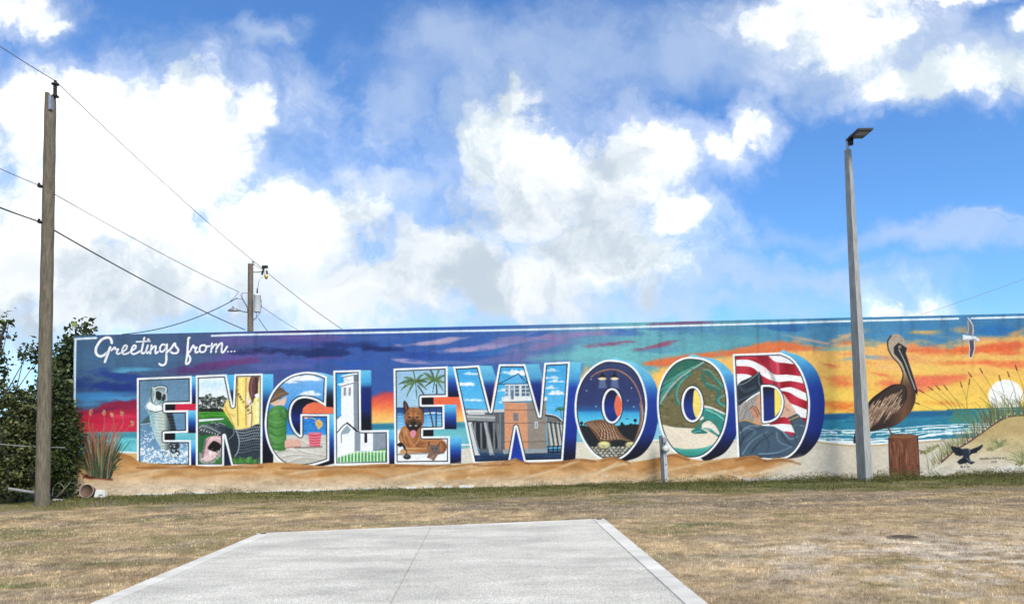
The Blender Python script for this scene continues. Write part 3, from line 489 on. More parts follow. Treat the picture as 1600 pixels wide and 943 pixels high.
fill(n((56, 560), (68, 522), (128, 510), (190, 540), (252, 570), (256, 612), (190, 606), (130, 598), (92, 614), (62, 596)), vg((660, (118, 128, 130)), (668, (74, 84, 90)), (680, (46, 54, 60))), sm=True); stroke(n((60, 545), (100, 525), (180, 555), (245, 590)), (176, 188, 188), 1.3); stroke(n((66, 584), (110, 572), (170, 592), (240, 612)), (30, 36, 40), .9); foam(312, 345, 663, 676, 60, .7, ((150, 160, 160), (40, 48, 54)))
stroke(n((86, 800), (104, 720), (116, 640)), (104, 112, 112), 3); stroke(n((72, 770), (84, 830), (130, 852), (190, 830), (238, 780), (260, 720)), (150, 154, 148), 4.4, soft=1.6); foam(312, 348, 700, 725, 90, .7, ((226, 230, 222), (84, 90, 90)))
for k in range(9): x_, y_ = n((84 + k * 18, 820 - k * 9))[0]; fill([(x_ - .8, y_), (x_ + .8, y_), (x_, y_ - 2.4)], (248, 246, 236))
for i in range(7): ell(*n((80 + i * 24, 560 + i * 7))[0], .8, 1.2, (242, 242, 234))
for p in [[(165, 505), (185, 495), (215, 515)], [(215, 515), (245, 500), (285, 520)]]: fill(n(*p, (p[1][0], p[1][1] + 30)), (70, 80, 86), sm=True); stroke(n(*p), (160, 172, 176), 1)
ell(*n((185, 515))[0], 1.2, 1.2, (20, 20, 20))
for i in range(120): x = rng.uniform(364, 407); y = rng.uniform(715, 727); stroke([(x, y + 3), (x + rng.uniform(-1.5, 1.5), y - rng.uniform(1, 3.5))], lerp((40, 110, 40), (130, 190, 90), rng.random()), .8)
for i in range(40): x = rng.uniform(336, 349); y = rng.uniform(718, 727); stroke([(x, y + 3), (x + rng.uniform(-1.5, 1.5), y - 3)], lerp((40, 100, 40), (90, 150, 70), rng.random()), .8)
done()
# G with the child on the beach
g = zz(405, 570, 5.546)
CUR = 13
fill(g((430, 62), (500, 60), (570, 72), (640, 92), (645, 364), (575, 362), (580, 100)), vg((580, (135, 212, 240)), (600, (90, 180, 220)), (612, (40, 80, 120)), (622, (10, 16, 30)), (636, (6, 8, 16))), soft=1)
GH = smooth(g((357, 608), (322, 576), (292, 522), (276, 460), (276, 400), (292, 345), (326, 306), (375, 287), (430, 289), (490, 307), (545, 338), (577, 361)))
fill(list(GH) + g((600, 364), (600, 430), (357, 430)), lambda X, Y: vg((622, (10, 12, 20)), (640, (12, 22, 66)), (655, (20, 44, 120)), (668, (14, 22, 60)), (680, (6, 8, 16)))(X, Y))
fill(g((372, 420), (378, 375), (415, 338), (470, 320), (520, 324), (555, 350), (580, 360), (650, 366), (650, 420)), vg((628, (232, 112, 78)), (645, (238, 118, 80))), soft=1.2)
fill(g((604, 424), (655, 424), (655, 850), (500, 885), (430, 885), (604, 826)), SIDE(646, 722), soft=1.2)
GO = smooth(g((578, 361), (587, 100))) .tolist() + smooth(g((587, 100), (500, 68), (420, 58), (340, 67), (260, 95), (180, 150), (110, 235), (70, 330), (50, 450), (50, 560), (70, 660), (110, 755), (170, 830), (240, 873), (310, 886), (400, 880), (500, 860), (606, 826))).tolist()[1:] + g((606, 424), (357, 424)) + GH.tolist()[:-1]
letter(13, GO)
quad(408, 576, 522, 735, vg((580, (150, 195, 235)), (600, (110, 175, 232)), (620, (92, 165, 228)), (646, (40, 130, 215)), (660, (30, 120, 205)), (678, (60, 150, 220)), (679.5, (200, 205, 200)), (684, (214, 212, 200))))
cloud(472, 592, 26, 8, n=16); cloud(483, 616, 14, 6, n=10); cloud(452, 597, 10, 4); 
for i in range(40): x = rng.uniform(472, 510); y = rng.uniform(652, 677); stroke([(x, y), (x + rng.uniform(3, 9), y)], (90, 175, 232) if i % 2 else (20, 96, 185), .8, a=.7)
quad(408, 680, 522, 735, vg((680, (206, 204, 192)), (698, (220, 216, 204)), (715, (206, 202, 190)), (730, (196, 190, 178))))
for p in [[(130, 760), (250, 740), (340, 760), (440, 770)], [(200, 800), (330, 780), (500, 800)], [(340, 740), (440, 770), (580, 790)], [(250, 850), (380, 810), (580, 830)], [(380, 660), (420, 690), (570, 680)]]:
    stroke(g(*p), (168, 162, 150), 2.4, .6, soft=3, a=.8); stroke([(x, y - 2.5) for x, y in g(*p)], (238, 236, 228), 2, .6, soft=2, a=.8)
fill(g((100, 380), (130, 355), (170, 348), (215, 360), (245, 390), (252, 440), (238, 500), (235, 620), (230, 730), (130, 735), (80, 640), (70, 500), (80, 420)), hg((416, (74, 128, 62)), (430, (88, 150, 74)), (445, (66, 124, 58)), (450, (44, 92, 44))), sm=True)
for p, c in [([(85, 520), (150, 545), (235, 520)], (40, 84, 42)), ([(90, 580), (160, 610), (235, 580)], (44, 90, 44)), ([(95, 610), (160, 640), (230, 620)], (120, 176, 100)), ([(110, 680), (170, 690), (228, 670)], (42, 86, 42)), ([(180, 400), (195, 450), (240, 470)], (38, 82, 40)), ([(100, 420), (150, 400), (190, 410)], (124, 180, 104)), ([(90, 480), (150, 500), (200, 490)], (116, 172, 98)), ([(115, 650), (170, 660), (226, 648)], (116, 172, 98)), ([(120, 725), (225, 722)], (40, 80, 40)), ([(205, 390), (230, 430)], (124, 182, 108))]: stroke(g(*p), c, 1.7, .6, soft=1.6, a=.85)
fill(g((110, 330), (150, 325), (200, 290), (232, 270), (232, 315), (215, 350), (190, 345), (150, 350), (120, 350)), (228, 190, 168), sm=True); fill(g((85, 325), (115, 300), (180, 290), (150, 325), (110, 340)), (226, 186, 150), sm=True)
fill(g((95, 320), (100, 265), (125, 220), (170, 193), (205, 200), (232, 230), (262, 248), (235, 260), (180, 285), (130, 315)), (112, 88, 70), sm=True); stroke(g((110, 300), (160, 260), (225, 240)), (150, 122, 98), 1.6, soft=2); stroke(g((100, 322), (150, 300), (190, 285)), (70, 52, 42), 1.2); stroke(g((150, 215), (190, 220), (228, 236)), (84, 64, 52), 1, a=.8)
fill(g((228, 650), (300, 640), (350, 648), (368, 680), (360, 712), (300, 715), (230, 722)), (226, 178, 160), sm=True); stroke(g((235, 715), (300, 708), (360, 708)), (170, 118, 100), 1.2)
stroke(g((310, 715), (430, 712), (540, 706)), (90, 86, 78), 2.2, soft=2.5, a=.8)
fill(g((425, 592), (540, 588), (525, 705), (438, 703)), (212, 72, 96), soft=1); ell(*g((482, 592))[0], 10.6, 1.9, (236, 130, 146)); 
for y in (618, 640, 662, 684): stroke(g((430, y), (480, y + 6), (533, y - 2)), (240, 150, 165), 1.5)
stroke(g((405, 450), (470, 460), (500, 490)), (176, 158, 150), 2); fill(g((485, 490), (520, 465), (552, 500), (545, 530), (515, 558), (490, 520)), (232, 190, 110), soft=1); stroke(g((500, 490), (530, 520)), (180, 130, 60), 1); fill(g((385, 450), (410, 440), (425, 450), (405, 470)), (230, 190, 170))
done()
# L with the white church
CUR = 14
quad(562, 578, 580, 672, DEEP(576, 700)); fill([(564, 604), (580, 604), (580, 672), (564, 672)], vg((600, (20, 50, 110)), (612, (18, 40, 112)), (640, (14, 34, 100)), (656, (8, 12, 28)), (672, (6, 8, 14))), soft=5)
quad(606, 671.5, 622, 725, SIDE(668, 726))
letter(14, [(520.8, 578.7), (563.5, 577.6), (564.1, 671.8), (607.4, 671.3), (607.9, 724.7), (522.3, 726.5)])
l = zz(510, 570, 5.547)
quad(518, 574, 612, 730, vg((578, (45, 160, 225)), (650, (70, 175, 232))))
fill(l((85, 465), (130, 430), (240, 430), (300, 560), (300, 760), (85, 790)), (245, 247, 248))
fill(l((128, 170), (235, 150), (240, 570), (128, 600)), (246, 248, 250)); fill(l((235, 150), (285, 140), (285, 560), (240, 560)), (138, 148, 158))
for y in range(170, 560, 12): stroke(l((237, y), (284, y - 4)), (116, 126, 138), .5, a=.6)
fill(l((95, 165), (130, 155), (270, 140), (290, 150), (270, 160), (235, 155), (130, 185)), (250, 252, 252)); stroke(l((130, 184), (235, 156), (285, 160)), (70, 76, 86), 1.2)
fill(l((148, 95), (235, 85), (238, 150), (150, 160)), (238, 242, 246)); fill(l((235, 85), (275, 85), (278, 150), (238, 148)), (110, 118, 128))
fill(l((120, 95), (150, 85), (270, 65), (285, 78), (235, 85), (150, 102)), (252, 253, 253)); stroke(l((150, 104), (235, 87), (280, 90)), (60, 66, 76), 1.1); stroke(l((178, 110), (178, 132), (205, 130)), (190, 195, 205), .8)
for x in (152, 195):
    fill(l((x, 195), (x + 16, 190), (x + 16, 262), (x, 266)), (168, 174, 182))
    for y in range(198, 262, 9): stroke(l((x, y), (x + 17, y - 2)), (96, 102, 112), .6)
stroke(l((88, 468), (130, 432)), (60, 66, 74), 1)
fill(l((95, 580), (175, 500), (245, 575), (245, 750), (95, 770)), (248, 250, 250)); fill(l((130, 575), (178, 520), (215, 560), (190, 590), (140, 600)), (150, 168, 178)); stroke(l((92, 585), (178, 505), (262, 580)), (46, 50, 58), 1.6); stroke(l((180, 500), (270, 575)), (24, 26, 32), 2.6); stroke(l((130, 585), (130, 670)), (40, 44, 52), .9)
fill(l((245, 575), (295, 580), (295, 745), (245, 750)), (142, 152, 164)); fill(l((295, 585), (405, 580), (405, 742), (295, 742)), (247, 249, 250)); fill(l((405, 582), (540, 575), (540, 720), (405, 742)), (144, 154, 166))
for y in range(590, 740, 11): stroke(l((247, y), (294, y)), (120, 130, 144), .5, a=.6); stroke(l((407, y), (525, y - 4)), (122, 132, 146), .5, a=.6)
fill(l((330, 585), (354, 585), (354, 672), (330, 672)), (14, 16, 22)); stroke(l((405, 742), (525, 722)), (70, 76, 88), .9)
fill(l((85, 790), (180, 765), (250, 748), (405, 742), (530, 725), (530, 860), (85, 860)), vg((704, (112, 190, 92)), (712, (60, 158, 62)), (722, (70, 160, 60))), soft=1)
fill(l((85, 760), (240, 755), (240, 745), (160, 775), (85, 800)), (250, 250, 250), soft=1.4)
for i, x in enumerate(range(90, 520, 29)): stroke(l((x + 4, 790 - min(i * 8, 45)), (x + 4, 842)), (244, 248, 244), 1.8, sm=False)
stroke(l((95, 800), (200, 768), (290, 752), (520, 748)), (240, 246, 240), 1.2); stroke(l((90, 842), (522, 838)), (246, 248, 246), 1.6)
done()
# E with the dog
CUR = 15
quad(698, 572.3, 721, 619.5, SIDE(570, 620)); quad(657, 619, 678, 633, (8, 10, 16)); quad(677.5, 620, 735, 632, (240, 108, 70)); quad(693.5, 631.5, 713.2, 670, SIDE(628, 671)); quad(659, 670, 678, 682, (8, 10, 16)); quad(677.5, 670.8, 736, 681.5, vg((670, (100, 180, 188)), (682, (120, 196, 200)))); quad(702, 681, 720.6, 723.6, SIDE(678, 724))
letter(15, [(614.9, 575.5), (699.3, 571.9), (699.7, 619.6), (658.6, 620.6), (658.6, 631.9), (694.3, 631.5), (694.6, 669.9), (660.9, 671), (660.9, 681.2), (702.9, 681), (703.3, 723.7), (616.7, 724.6)])
d = zz(605, 565, 5.546)
quad(612, 570, 708, 728, vg((572, (150, 190, 220)), (610, (164, 204, 230)), (635.5, (168, 206, 230)), (636.5, (30, 66, 120)), (643, (36, 84, 150)), (645, (60, 130, 190)), (652, (96, 170, 220)), (668, (130, 195, 232)), (672, (240, 244, 244)), (726, (250, 250, 248))))
stroke(d((80, 440), (140, 445)), (20, 60, 120), 2); stroke(d((320, 448), (400, 440), (470, 446)), (245, 250, 252), 1.6)
for y in (645, 650, 655, 660, 665): 
    for x in (620, 668, 680): stroke([(x, y), (x + 9, y + .6)], (190, 225, 245), .9, a=.7)
stroke(d((265, 205), (310, 270), (350, 370), (380, 470), (398, 560)), (58, 44, 38), 2.1); stroke(d((425, 195), (430, 280), (425, 400), (424, 560)), (62, 48, 42), 2.2)
def palm(c0, ends, seed):
    r = np.random.default_rng(seed); cx, cy = d(c0)[0]
    for e_ in ends:
        ex, ey = d(e_)[0]; L = math.hypot(ex - cx, ey - cy); mx, my = (cx + ex) / 2, min((cy + ey) / 2, (cy + ey) / 2 - L * .22); dk = r.uniform(.75, 1.1)
        for k in range(22):
            t = (k + 1) / 22; bx_ = (1 - t) ** 2 * cx + 2 * t * (1 - t) * mx + t * t * ex; by = (1 - t) ** 2 * cy + 2 * t * (1 - t) * my + t * t * ey; g = L * .16 * math.sin(math.pi * (t * .82 + .15))
            stroke([(bx_, by), (bx_ + (ex - cx) / L * 1.4, by + g)], tuple(v * dk for v in lerp((34, 66, 36), (108, 140, 74), r.random())), 1.1, .5, sm=False); stroke([(bx_, by), (bx_ + (ex - cx) / L * 1.6, by - g * .4)], tuple(v * dk for v in lerp((60, 98, 52), (164, 184, 120), r.random())), .8, .3, sm=False)
        stroke([(cx, cy), (mx, my), (ex, ey)], (58, 88, 48), .7, .4, a=.8)
palm((245, 165), [(105, 192), (122, 243), (168, 306), (255, 318), (338, 242), (345, 175), (310, 110), (225, 75), (150, 135)], 3); palm((415, 158), [(305, 150), (335, 212), (395, 262), (482, 245), (505, 190), (505, 115), (455, 62), (372, 66), (318, 98)], 4)
fill(d((150, 555), (112, 600), (100, 660), (130, 722), (200, 752), (360, 784), (480, 790), (515, 742), (490, 680), (380, 655), (310, 640), (310, 560)), hg((622, (148, 94, 52)), (630, (186, 124, 74)), (644, (170, 108, 62)), (655, (140, 88, 50)), (668, (186, 122, 74)), (688, (176, 112, 66)), (697, (132, 80, 46))), sm=True)
for p, c in [([(128, 610), (140, 690), (200, 738)], (96, 54, 30)), ([(150, 600), (180, 680), (235, 724)], (212, 152, 96)), ([(170, 600), (205, 680), (248, 722)], (108, 62, 34)), ([(300, 600), (282, 690), (240, 722)], (100, 58, 32)), ([(250, 724), (320, 700), (372, 690)], (104, 60, 34)), ([(365, 690), (352, 750), (380, 782)], (100, 58, 34)), ([(470, 690), (502, 735), (488, 772)], (100, 58, 32)), ([(310, 650), (258, 712)], (206, 148, 92)), ([(118, 640), (134, 704)], (210, 150, 96)), ([(395, 670), (470, 672), (490, 700)], (206, 146, 90)), ([(160, 650), (190, 720)], (100, 58, 32)), ([(290, 670), (330, 690), (370, 680)], (206, 148, 94))]: stroke(d(*p), c, 1.4, .4, soft=1.8)
for i in range(90):
    x = rng.uniform(110, 300); y = rng.uniform(600, 730); stroke(d((x, y), (x + 8, y + 14)), lerp((120, 72, 40), (220, 162, 104), rng.random()), .6, .3, a=.5)
stroke(d((100, 800), (250, 792), (490, 788)), (74, 62, 54), 2.4, soft=2.4, a=.7)
fill(d((110, 772), (150, 750), (250, 742), (350, 752), (362, 782), (260, 786), (160, 796), (120, 796)), hg((624, (214, 162, 112)), (650, (196, 138, 86)), (670, (160, 102, 60))), sm=True); stroke(d((170, 762), (250, 768), (350, 778)), (130, 82, 48), .9); stroke(d((150, 752), (250, 745), (340, 752)), (228, 180, 128), .9)
fill(d((150, 450), (168, 412), (200, 396), (232, 392), (270, 398), (300, 420), (316, 462), (318, 510), (304, 555), (275, 590), (230, 612), (190, 592), (160, 545), (148, 492)), hg((630, (124, 76, 44)), (636, (182, 120, 70)), (642, (200, 138, 84)), (646, (164, 104, 60)), (650, (200, 138, 84)), (656, (186, 124, 74)), (662, (116, 70, 42))), sm=True)
fill(d((140, 350), (150, 334), (172, 356), (188, 392), (184, 410), (164, 430), (150, 452), (140, 400)), (40, 26, 26), sm=True); fill(d((276, 392), (284, 342), (298, 345), (314, 385), (320, 460), (304, 428), (286, 408)), (40, 26, 26), sm=True)
fill(d((150, 362), (158, 352), (172, 386), (168, 410), (156, 420)), (118, 76, 70), soft=1.6); stroke(d((296, 365), (306, 420)), (96, 62, 58), 1.6, soft=1.4)
for p, c in [([(228, 398), (226, 450), (225, 505)], (120, 76, 46)), ([(180, 425), (172, 470), (178, 520)], (120, 72, 42)), ([(290, 425), (298, 470), (290, 520)], (120, 72, 42))]: stroke(d(*p), c, 1, .5, soft=1.5, a=.8)
fill(d((172, 500), (205, 490), (226, 478), (248, 490), (284, 500), (292, 540), (226, 560), (164, 540)), (58, 38, 30), sm=True, soft=5, a=.75); fill(d((150, 440), (170, 400), (230, 392), (290, 402), (316, 450), (300, 470), (226, 440), (160, 470)), (120, 78, 48), sm=True, soft=5, a=.5)
for x in (192, 262): ell(*d((x, 478))[0], 2.7, 1.5, (44, 26, 18), soft=1.2); ell(*d((x, 478))[0], 1.3, 1.1, (12, 8, 8)); ell(*d((x + 3, 474))[0], .5, .4, (230, 214, 196)); ell(*d((x + (-6 if x < 220 else 6), 452))[0], 1.4, .8, (52, 32, 22), soft=1)
fill(d((160, 525), (176, 540), (205, 540), (226, 522), (248, 540), (278, 540), (296, 522), (290, 560), (262, 585), (228, 594), (192, 585), (168, 560)), (30, 24, 26), sm=True, soft=1.8)
fill(d((198, 520), (226, 506), (254, 520), (246, 540), (226, 546), (206, 540)), (58, 40, 34), sm=True, soft=1.6); ell(*d((226, 530))[0], 3.0, 1.9, (12, 10, 12)); ell(*d((223, 526))[0], .8, .5, (130, 130, 136))
for x in (200, 250): ell(*d((x, 552))[0], 2.2, 1.2, (196, 196, 198), soft=1.4, a=.9)
fill(d((180, 566), (226, 580), (272, 566), (258, 600), (226, 622), (194, 600)), (46, 22, 24), sm=True); fill(d((202, 602), (226, 590), (248, 602), (240, 638), (224, 658), (206, 640)), (228, 146, 166), sm=True); stroke(d((225, 604), (224, 640)), (190, 100, 124), .8)
stroke(d((165, 590), (190, 660), (235, 728)), (218, 162, 108), 1.8, .8, soft=2); stroke(d((296, 585), (282, 650), (240, 724)), (218, 162, 108), 1.8, .8, soft=2)
stroke(d((98, 716), (120, 706), (142, 728), (156, 760), (165, 795)), (28, 30, 36), 3.6); ell(*d((172, 822))[0], 6, 4.0, (34, 38, 44)); ell(*d((170, 814))[0], 4, 1.4, (84, 92, 100), soft=1.2); ell(*d((112, 718))[0], 3.6, 3.2, (22, 24, 30)); fill(d((118, 772), (150, 757), (166, 790), (130, 797)), (204, 154, 106), sm=True)
fill(d((352, 690), (372, 728), (400, 718), (438, 716), (460, 690), (452, 750), (464, 790), (430, 812), (402, 854), (375, 836), (345, 826), (365, 780), (362, 740)), hg((668, (120, 92, 78)), (680, (150, 118, 100)), (688, (104, 82, 72))), sm=True); fill(d((380, 726), (440, 724), (442, 765), (412, 800), (386, 770)), (104, 92, 90), sm=True, soft=1.4); ell(*d((408, 784))[0], 1.3, .9, (160, 56, 46)); ell(*d((394, 752))[0], .9, .9, INK); ell(*d((426, 750))[0], .9, .9, INK); stroke(d((372, 838), (402, 812)), (186, 148, 126), 1.2); stroke(d((358, 700), (376, 726)), (86, 58, 52), 1.4); stroke(d((454, 700), (440, 722)), (86, 58, 52), 1.4); stroke(d((430, 810), (404, 850)), (70, 52, 46), .9)
done()
# W with the bridge house
w = zz(705, 555, 5.237)
CUR = 16
fill(w((215, 82), (335, 84), (365, 180), (350, 260), (322, 460)), vg((570, (110, 195, 225)), (592, (80, 165, 210)), (602, (26, 56, 130)), (620, (12, 22, 70)), (642, (6, 8, 18))))
fill(w((600, 72), (720, 70), (742, 170), (742, 300), (722, 500)), vg((568, (104, 190, 220)), (590, (80, 160, 205)), (600, (24, 54, 130)), (622, (14, 32, 110)), (648, (6, 8, 18))))
fill(w((965, 52), (1062, 56), (1015, 862), (910, 868)), vg((565, (110, 200, 228)), (590, (74, 160, 210)), (606, (26, 64, 160)), (680, (18, 44, 140)), (705, (10, 18, 60)), (722, (6, 8, 18))), soft=1.2)
fill(w((530, 575), (600, 880), (478, 880)), vg((666, (20, 44, 130)), (722, (26, 60, 170))))
letter(16, [(707.9, 572.6), (748.5, 570.3), (766.5, 641.9), (779.5, 568.7), (820.5, 568.4), (843.2, 649.5), (850.5, 566.5), (890.6, 564.5), (879.7, 719.8), (819, 721.5), (806.2, 666.7), (796.7, 722.1), (739.9, 724)])
quad(700, 560, 900, 730, vg((565, (60, 165, 222)), (640, (92, 188, 236)), (700, (90, 180, 226)), (704, (60, 96, 130)), (712, (30, 52, 90)), (722, (24, 40, 70))))
for x, y, ww in [(723, 599, 13), (736, 584, 9), (728, 572, 12), (738, 625, 12), (800, 582, 14), (785, 610, 9), (862, 579, 8), (862, 590, 9), (870, 596, 10), (862, 606, 7), (869, 615, 10), (790, 628, 8)]: cloud(x, y, ww, 3, n=6); 
cloud(808, 584, 14, 7, n=12); cloud(870, 615, 10, 5, n=8); cloud(727, 601, 12, 5, n=8)
fill(w((110, 435), (300, 440), (440, 450), (440, 790), (250, 790), (120, 620)), (92, 98, 102)); fill(w((120, 445), (435, 440), (435, 462), (120, 470)), (206, 210, 208)); fill(w((140, 455), (275, 455), (275, 480), (140, 480)), (240, 242, 240))
for x in range(150, 270, 9): stroke(w((x, 468), (x + 5, 466)), (90, 90, 90), .9)
fill(w((120, 480), (360, 490), (360, 540), (130, 540)), (142, 146, 146)); stroke(w((120, 500), (360, 508)), (200, 204, 202), 1.6); stroke(w((130, 535), (360, 545)), (48, 52, 58), 1.6)
fill(w((165, 545), (345, 545), (395, 760), (230, 765)), (34, 38, 46))
for x in (185, 235, 285, 340, 375): fill(w((x, 550), (x + 16, 550), (x + 20, 762), (x + 6, 762)), (118, 124, 128))
fill(w((135, 545), (170, 545), (235, 815), (190, 815)), (212, 216, 214)); fill(w((265, 545), (295, 545), (355, 810), (315, 815)), (170, 176, 176)); stroke(w((290, 550), (350, 800)), (70, 74, 78), 1.2); stroke(w((165, 560), (228, 800)), (90, 96, 100), 1.2)
fill(w((360, 470), (440, 470), (440, 790), (400, 800), (395, 560), (360, 550)), (86, 92, 98)); stroke(w((400, 480), (402, 770)), (130, 136, 138), 1.8)
fill(w((435, 385), (620, 385), (628, 770), (438, 770)), (214, 150, 112)); fill(w((620, 385), (775, 375), (782, 765), (628, 770)), (146, 136, 124))
for y in (445, 552, 705): stroke(w((436, y), (625, y), (780, y - 4)), (96, 74, 62), .9, sm=False)
for i in range(160): ell(rng.uniform(788, 824), rng.uniform(630, 701), rng.uniform(.8, 2), .6, (226, 164, 128) if i % 2 else (196, 132, 96), soft=1, a=.35); ell(rng.uniform(825, 853), rng.uniform(630, 701), rng.uniform(.8, 2), .6, (160, 150, 138) if i % 2 else (130, 120, 110), soft=1, a=.35)
fill(w((508, 470), (548, 470), (550, 535), (510, 535)), (120, 122, 128)); fill(w((683, 540), (710, 540), (710, 595), (683, 595)), (206, 212, 214)); fill(w((690, 548), (704, 548), (704, 588), (690, 588)), (140, 160, 176))
fill(w((440, 235), (640, 235), (660, 340), (440, 345)), (222, 228, 228))
for x, x2 in [(443, 468), (482, 512), (522, 556), (576, 606), (612, 640)]:
    for y, y2 in [(246, 270), (276, 300), (306, 332)]: fill(w((x, y), (x2, y), (x2, y2), (x, y2)), (118, 150, 172) if (x + y) % 3 else (80, 108, 130))
fill(w((410, 340), (670, 335), (785, 340), (785, 372), (670, 368), (415, 378)), (238, 240, 238)); 
for x in range(415, 785, 14): stroke(w((x, 342), (x, 370)), (186, 192, 192), .6, a=.8)
stroke(w((415, 380), (600, 378), (780, 374)), (90, 84, 78), 1.2); fill(w((490, 290), (512, 290), (512, 358), (490, 358)), (96, 116, 128))
fill(w((385, 232), (550, 145), (640, 225)), (92, 178, 226)); stroke(w((388, 234), (550, 148), (620, 222)), (24, 52, 76), 1.3, sm=False); stroke(w((390, 234), (640, 228)), (30, 60, 80), 1.4); stroke(w((552, 150), (600, 228)), (48, 96, 126), .7)
fill(w((780, 480), (860, 500), (910, 540), (925, 600), (925, 745), (790, 740)), (110, 112, 108), sm=False); stroke(w((775, 488), (850, 502), (905, 545), (918, 600)), (52, 54, 56), 3.4); stroke(w((780, 478), (855, 492), (912, 535)), (210, 212, 208), 1.4)
for x in (790, 825, 862, 890): fill(w((x, 545), (x + 18, 545), (x + 48, 735), (x + 24, 738)), (196, 198, 190)); stroke(w((x + 20, 550), (x + 50, 735)), (44, 46, 50), 2)
stroke(w((785, 545), (920, 560)), (40, 42, 46), 1.6)
for y in (745, 768, 790): stroke(w((785, y), (920, y - 3)), (14, 16, 22), 1.5)
for x in (795, 835, 870, 905): stroke(w((x, 742), (x, 800)), (14, 16, 22), 1.4)
fill(w((420, 768), (785, 760), (790, 800), (430, 808)), (150, 160, 164), soft=1.5); stroke(w((430, 808), (790, 800)), (50, 66, 84), 1.5)
for i in range(50): x = rng.uniform(740, 880); y = rng.uniform(708, 722); stroke([(x, y), (x + rng.uniform(4, 12), y)], (70, 100, 140) if i % 2 else (16, 28, 54), .9, a=.6)
for k in range(9): a = k / 8 * math.pi; stroke([(876, 640), (876 + 7 * math.cos(a), 640 - 5 * math.sin(a)), (876 + 9 * math.cos(a), 643 - 2 * math.sin(a))], (50, 110, 60), 1.4, .5)
stroke([(876, 640), (877, 652)], (70, 60, 50), 1)
done()
# O with the shell
o = zz(890, 555, 5.386)
CUR = 17
O1 = smooth(o((345, 35), (470, 55), (560, 120), (620, 230), (650, 360), (650, 480), (625, 610), (570, 730), (490, 830), (400, 885), (345, 892), (290, 885), (210, 840), (140, 760), (85, 660), (50, 540), (42, 420), (60, 290), (110, 180), (190, 95), (270, 48)), True)
CRES = lambda y0, y1: vg((y0, (120, 205, 228)), (y0 + (y1 - y0) * .18, (92, 178, 220)), (y0 + (y1 - y0) * .3, (44, 106, 186)), (y0 + (y1 - y0) * .4, (24, 60, 150)), (y0 + (y1 - y0) * .72, (20, 46, 130)), (y0 + (y1 - y0) * .88, (8, 14, 44)), (y1, (5, 7, 14)))
fill(list(smooth(o((345, 35), (470, 42), (580, 75), (680, 160), (735, 270), (745, 400), (742, 520), (725, 640), (680, 750), (600, 840), (500, 880), (400, 890), (345, 700), (345, 300)), True)), CRES(562, 720), soft=1.2)
HO = lambda cx, cy, rx, ry: [(cx + rx * math.cos(t), cy + ry * math.sin(t)) for t in np.linspace(0, 2 * math.pi, 40)[:-1]]
H1 = HO(956.3, 633.4, 12.7, 24.6)
fill(H1, vg((608, (14, 18, 30)), (622, (18, 34, 90)), (640, (22, 50, 134)), (658, (18, 40, 110))), soft=1)
letter(17, O1, [H1])
CLIPO = CLIP; CLIP = None
sl_ = o((400, 330), (432, 370), (440, 430), (425, 500), (402, 510), (384, 470), (376, 420), (384, 370)); fill(sl_, (232, 110, 80), soft=1, sm=True)
CLIP = CLIPO
quad(890, 556, 1020, 730, vg((560, (56, 66, 106)), (600, (42, 54, 100)), (630, (46, 60, 112)), (640, (38, 90, 150)), (645, (60, 165, 215)), (660, (96, 205, 232)), (664, (96, 205, 232))))
for i in range(120): x = rng.uniform(900, 1005); y = rng.uniform(565, 640); stroke([(x, y), (x + 8, y + .5)], (64, 76, 122) if i % 2 else (34, 44, 84), .9, a=.4)
fill(o((60, 600), (100, 585), (150, 595), (420, 590), (440, 565), (470, 585), (520, 575), (600, 580), (640, 600), (640, 900), (60, 900)), (26, 32, 36), soft=1)
for x, y, r in [(100, 568, 14), (130, 575, 9), (552, 545, 14), (440, 572, 12), (515, 578, 9)]: ell(*o((x, y))[0], r / 5.4, r / 5.4, (18, 26, 28)); stroke(o((x, y), (x, 592)), (18, 24, 26), .9)
stroke(o((475, 530), (487, 535), (498, 530)), INK, .8)
for x, y in [(520, 273), (490, 378), (222, 428), (143, 296), (540, 430), (180, 200)]: ell(*o((x, y))[0], .8, .8, (220, 228, 240))
stroke(o((182, 180), (240, 142), (330, 118), (420, 130), (500, 180), (560, 260), (598, 360), (608, 470)), (168, 120, 100), 2.0); stroke(o((600, 400), (606, 520), (580, 640), (548, 730)), (150, 108, 88), 4.2, 3.2); stroke(o((610, 420), (614, 520), (590, 640), (562, 725)), (206, 160, 132), 1.2); stroke(o((590, 440), (592, 540), (570, 640), (538, 722)), (84, 54, 44), 1.1); stroke(o((200, 165), (330, 124), (420, 136), (500, 188)), (84, 60, 60), .8)
for x in (275, 378):
    fill(o((x - 20, 235 - 40), (x + 22, 195), (x + 38, 275), (x - 34, 275)), (150, 170, 200), a=.45, soft=3); fill(o((x - 34, 195), (x - 12, 155), (x + 10, 155), (x + 36, 192)), (24, 26, 30), sm=False); ell(*o((x, 195))[0], 6.4, 2.1, (238, 222, 180)); stroke(o((x, 155), (x, 138)), INK, 1.6)
fill(o((120, 570), (180, 548), (280, 540), (380, 580), (420, 640), (470, 690), (560, 735), (480, 715), (400, 708), (330, 720), (255, 718), (210, 660), (160, 600)), (122, 84, 60), sm=True)
for k in range(13):
    t = k / 12; stroke(o((140 + 60 * t, 572 - 8 * t), (215 + 90 * t, 640 - 90 * t + 60 * t * t), (270 + 100 * t, 712 - 110 * t), (400, 700 - 40 * t), (520, 725)), (206, 168, 136) if k % 2 else (54, 34, 26), .9)
for k in range(6): stroke(o((215 + k * 26, 570), (260 + k * 22, 620 + k * 4), (250 + k * 30, 705)), (70, 44, 32), 1.0); stroke(o((225 + k * 26, 570), (272 + k * 22, 622 + k * 4), (262 + k * 30, 705)), (214, 178, 146), .8)
r2 = np.random.default_rng(5)
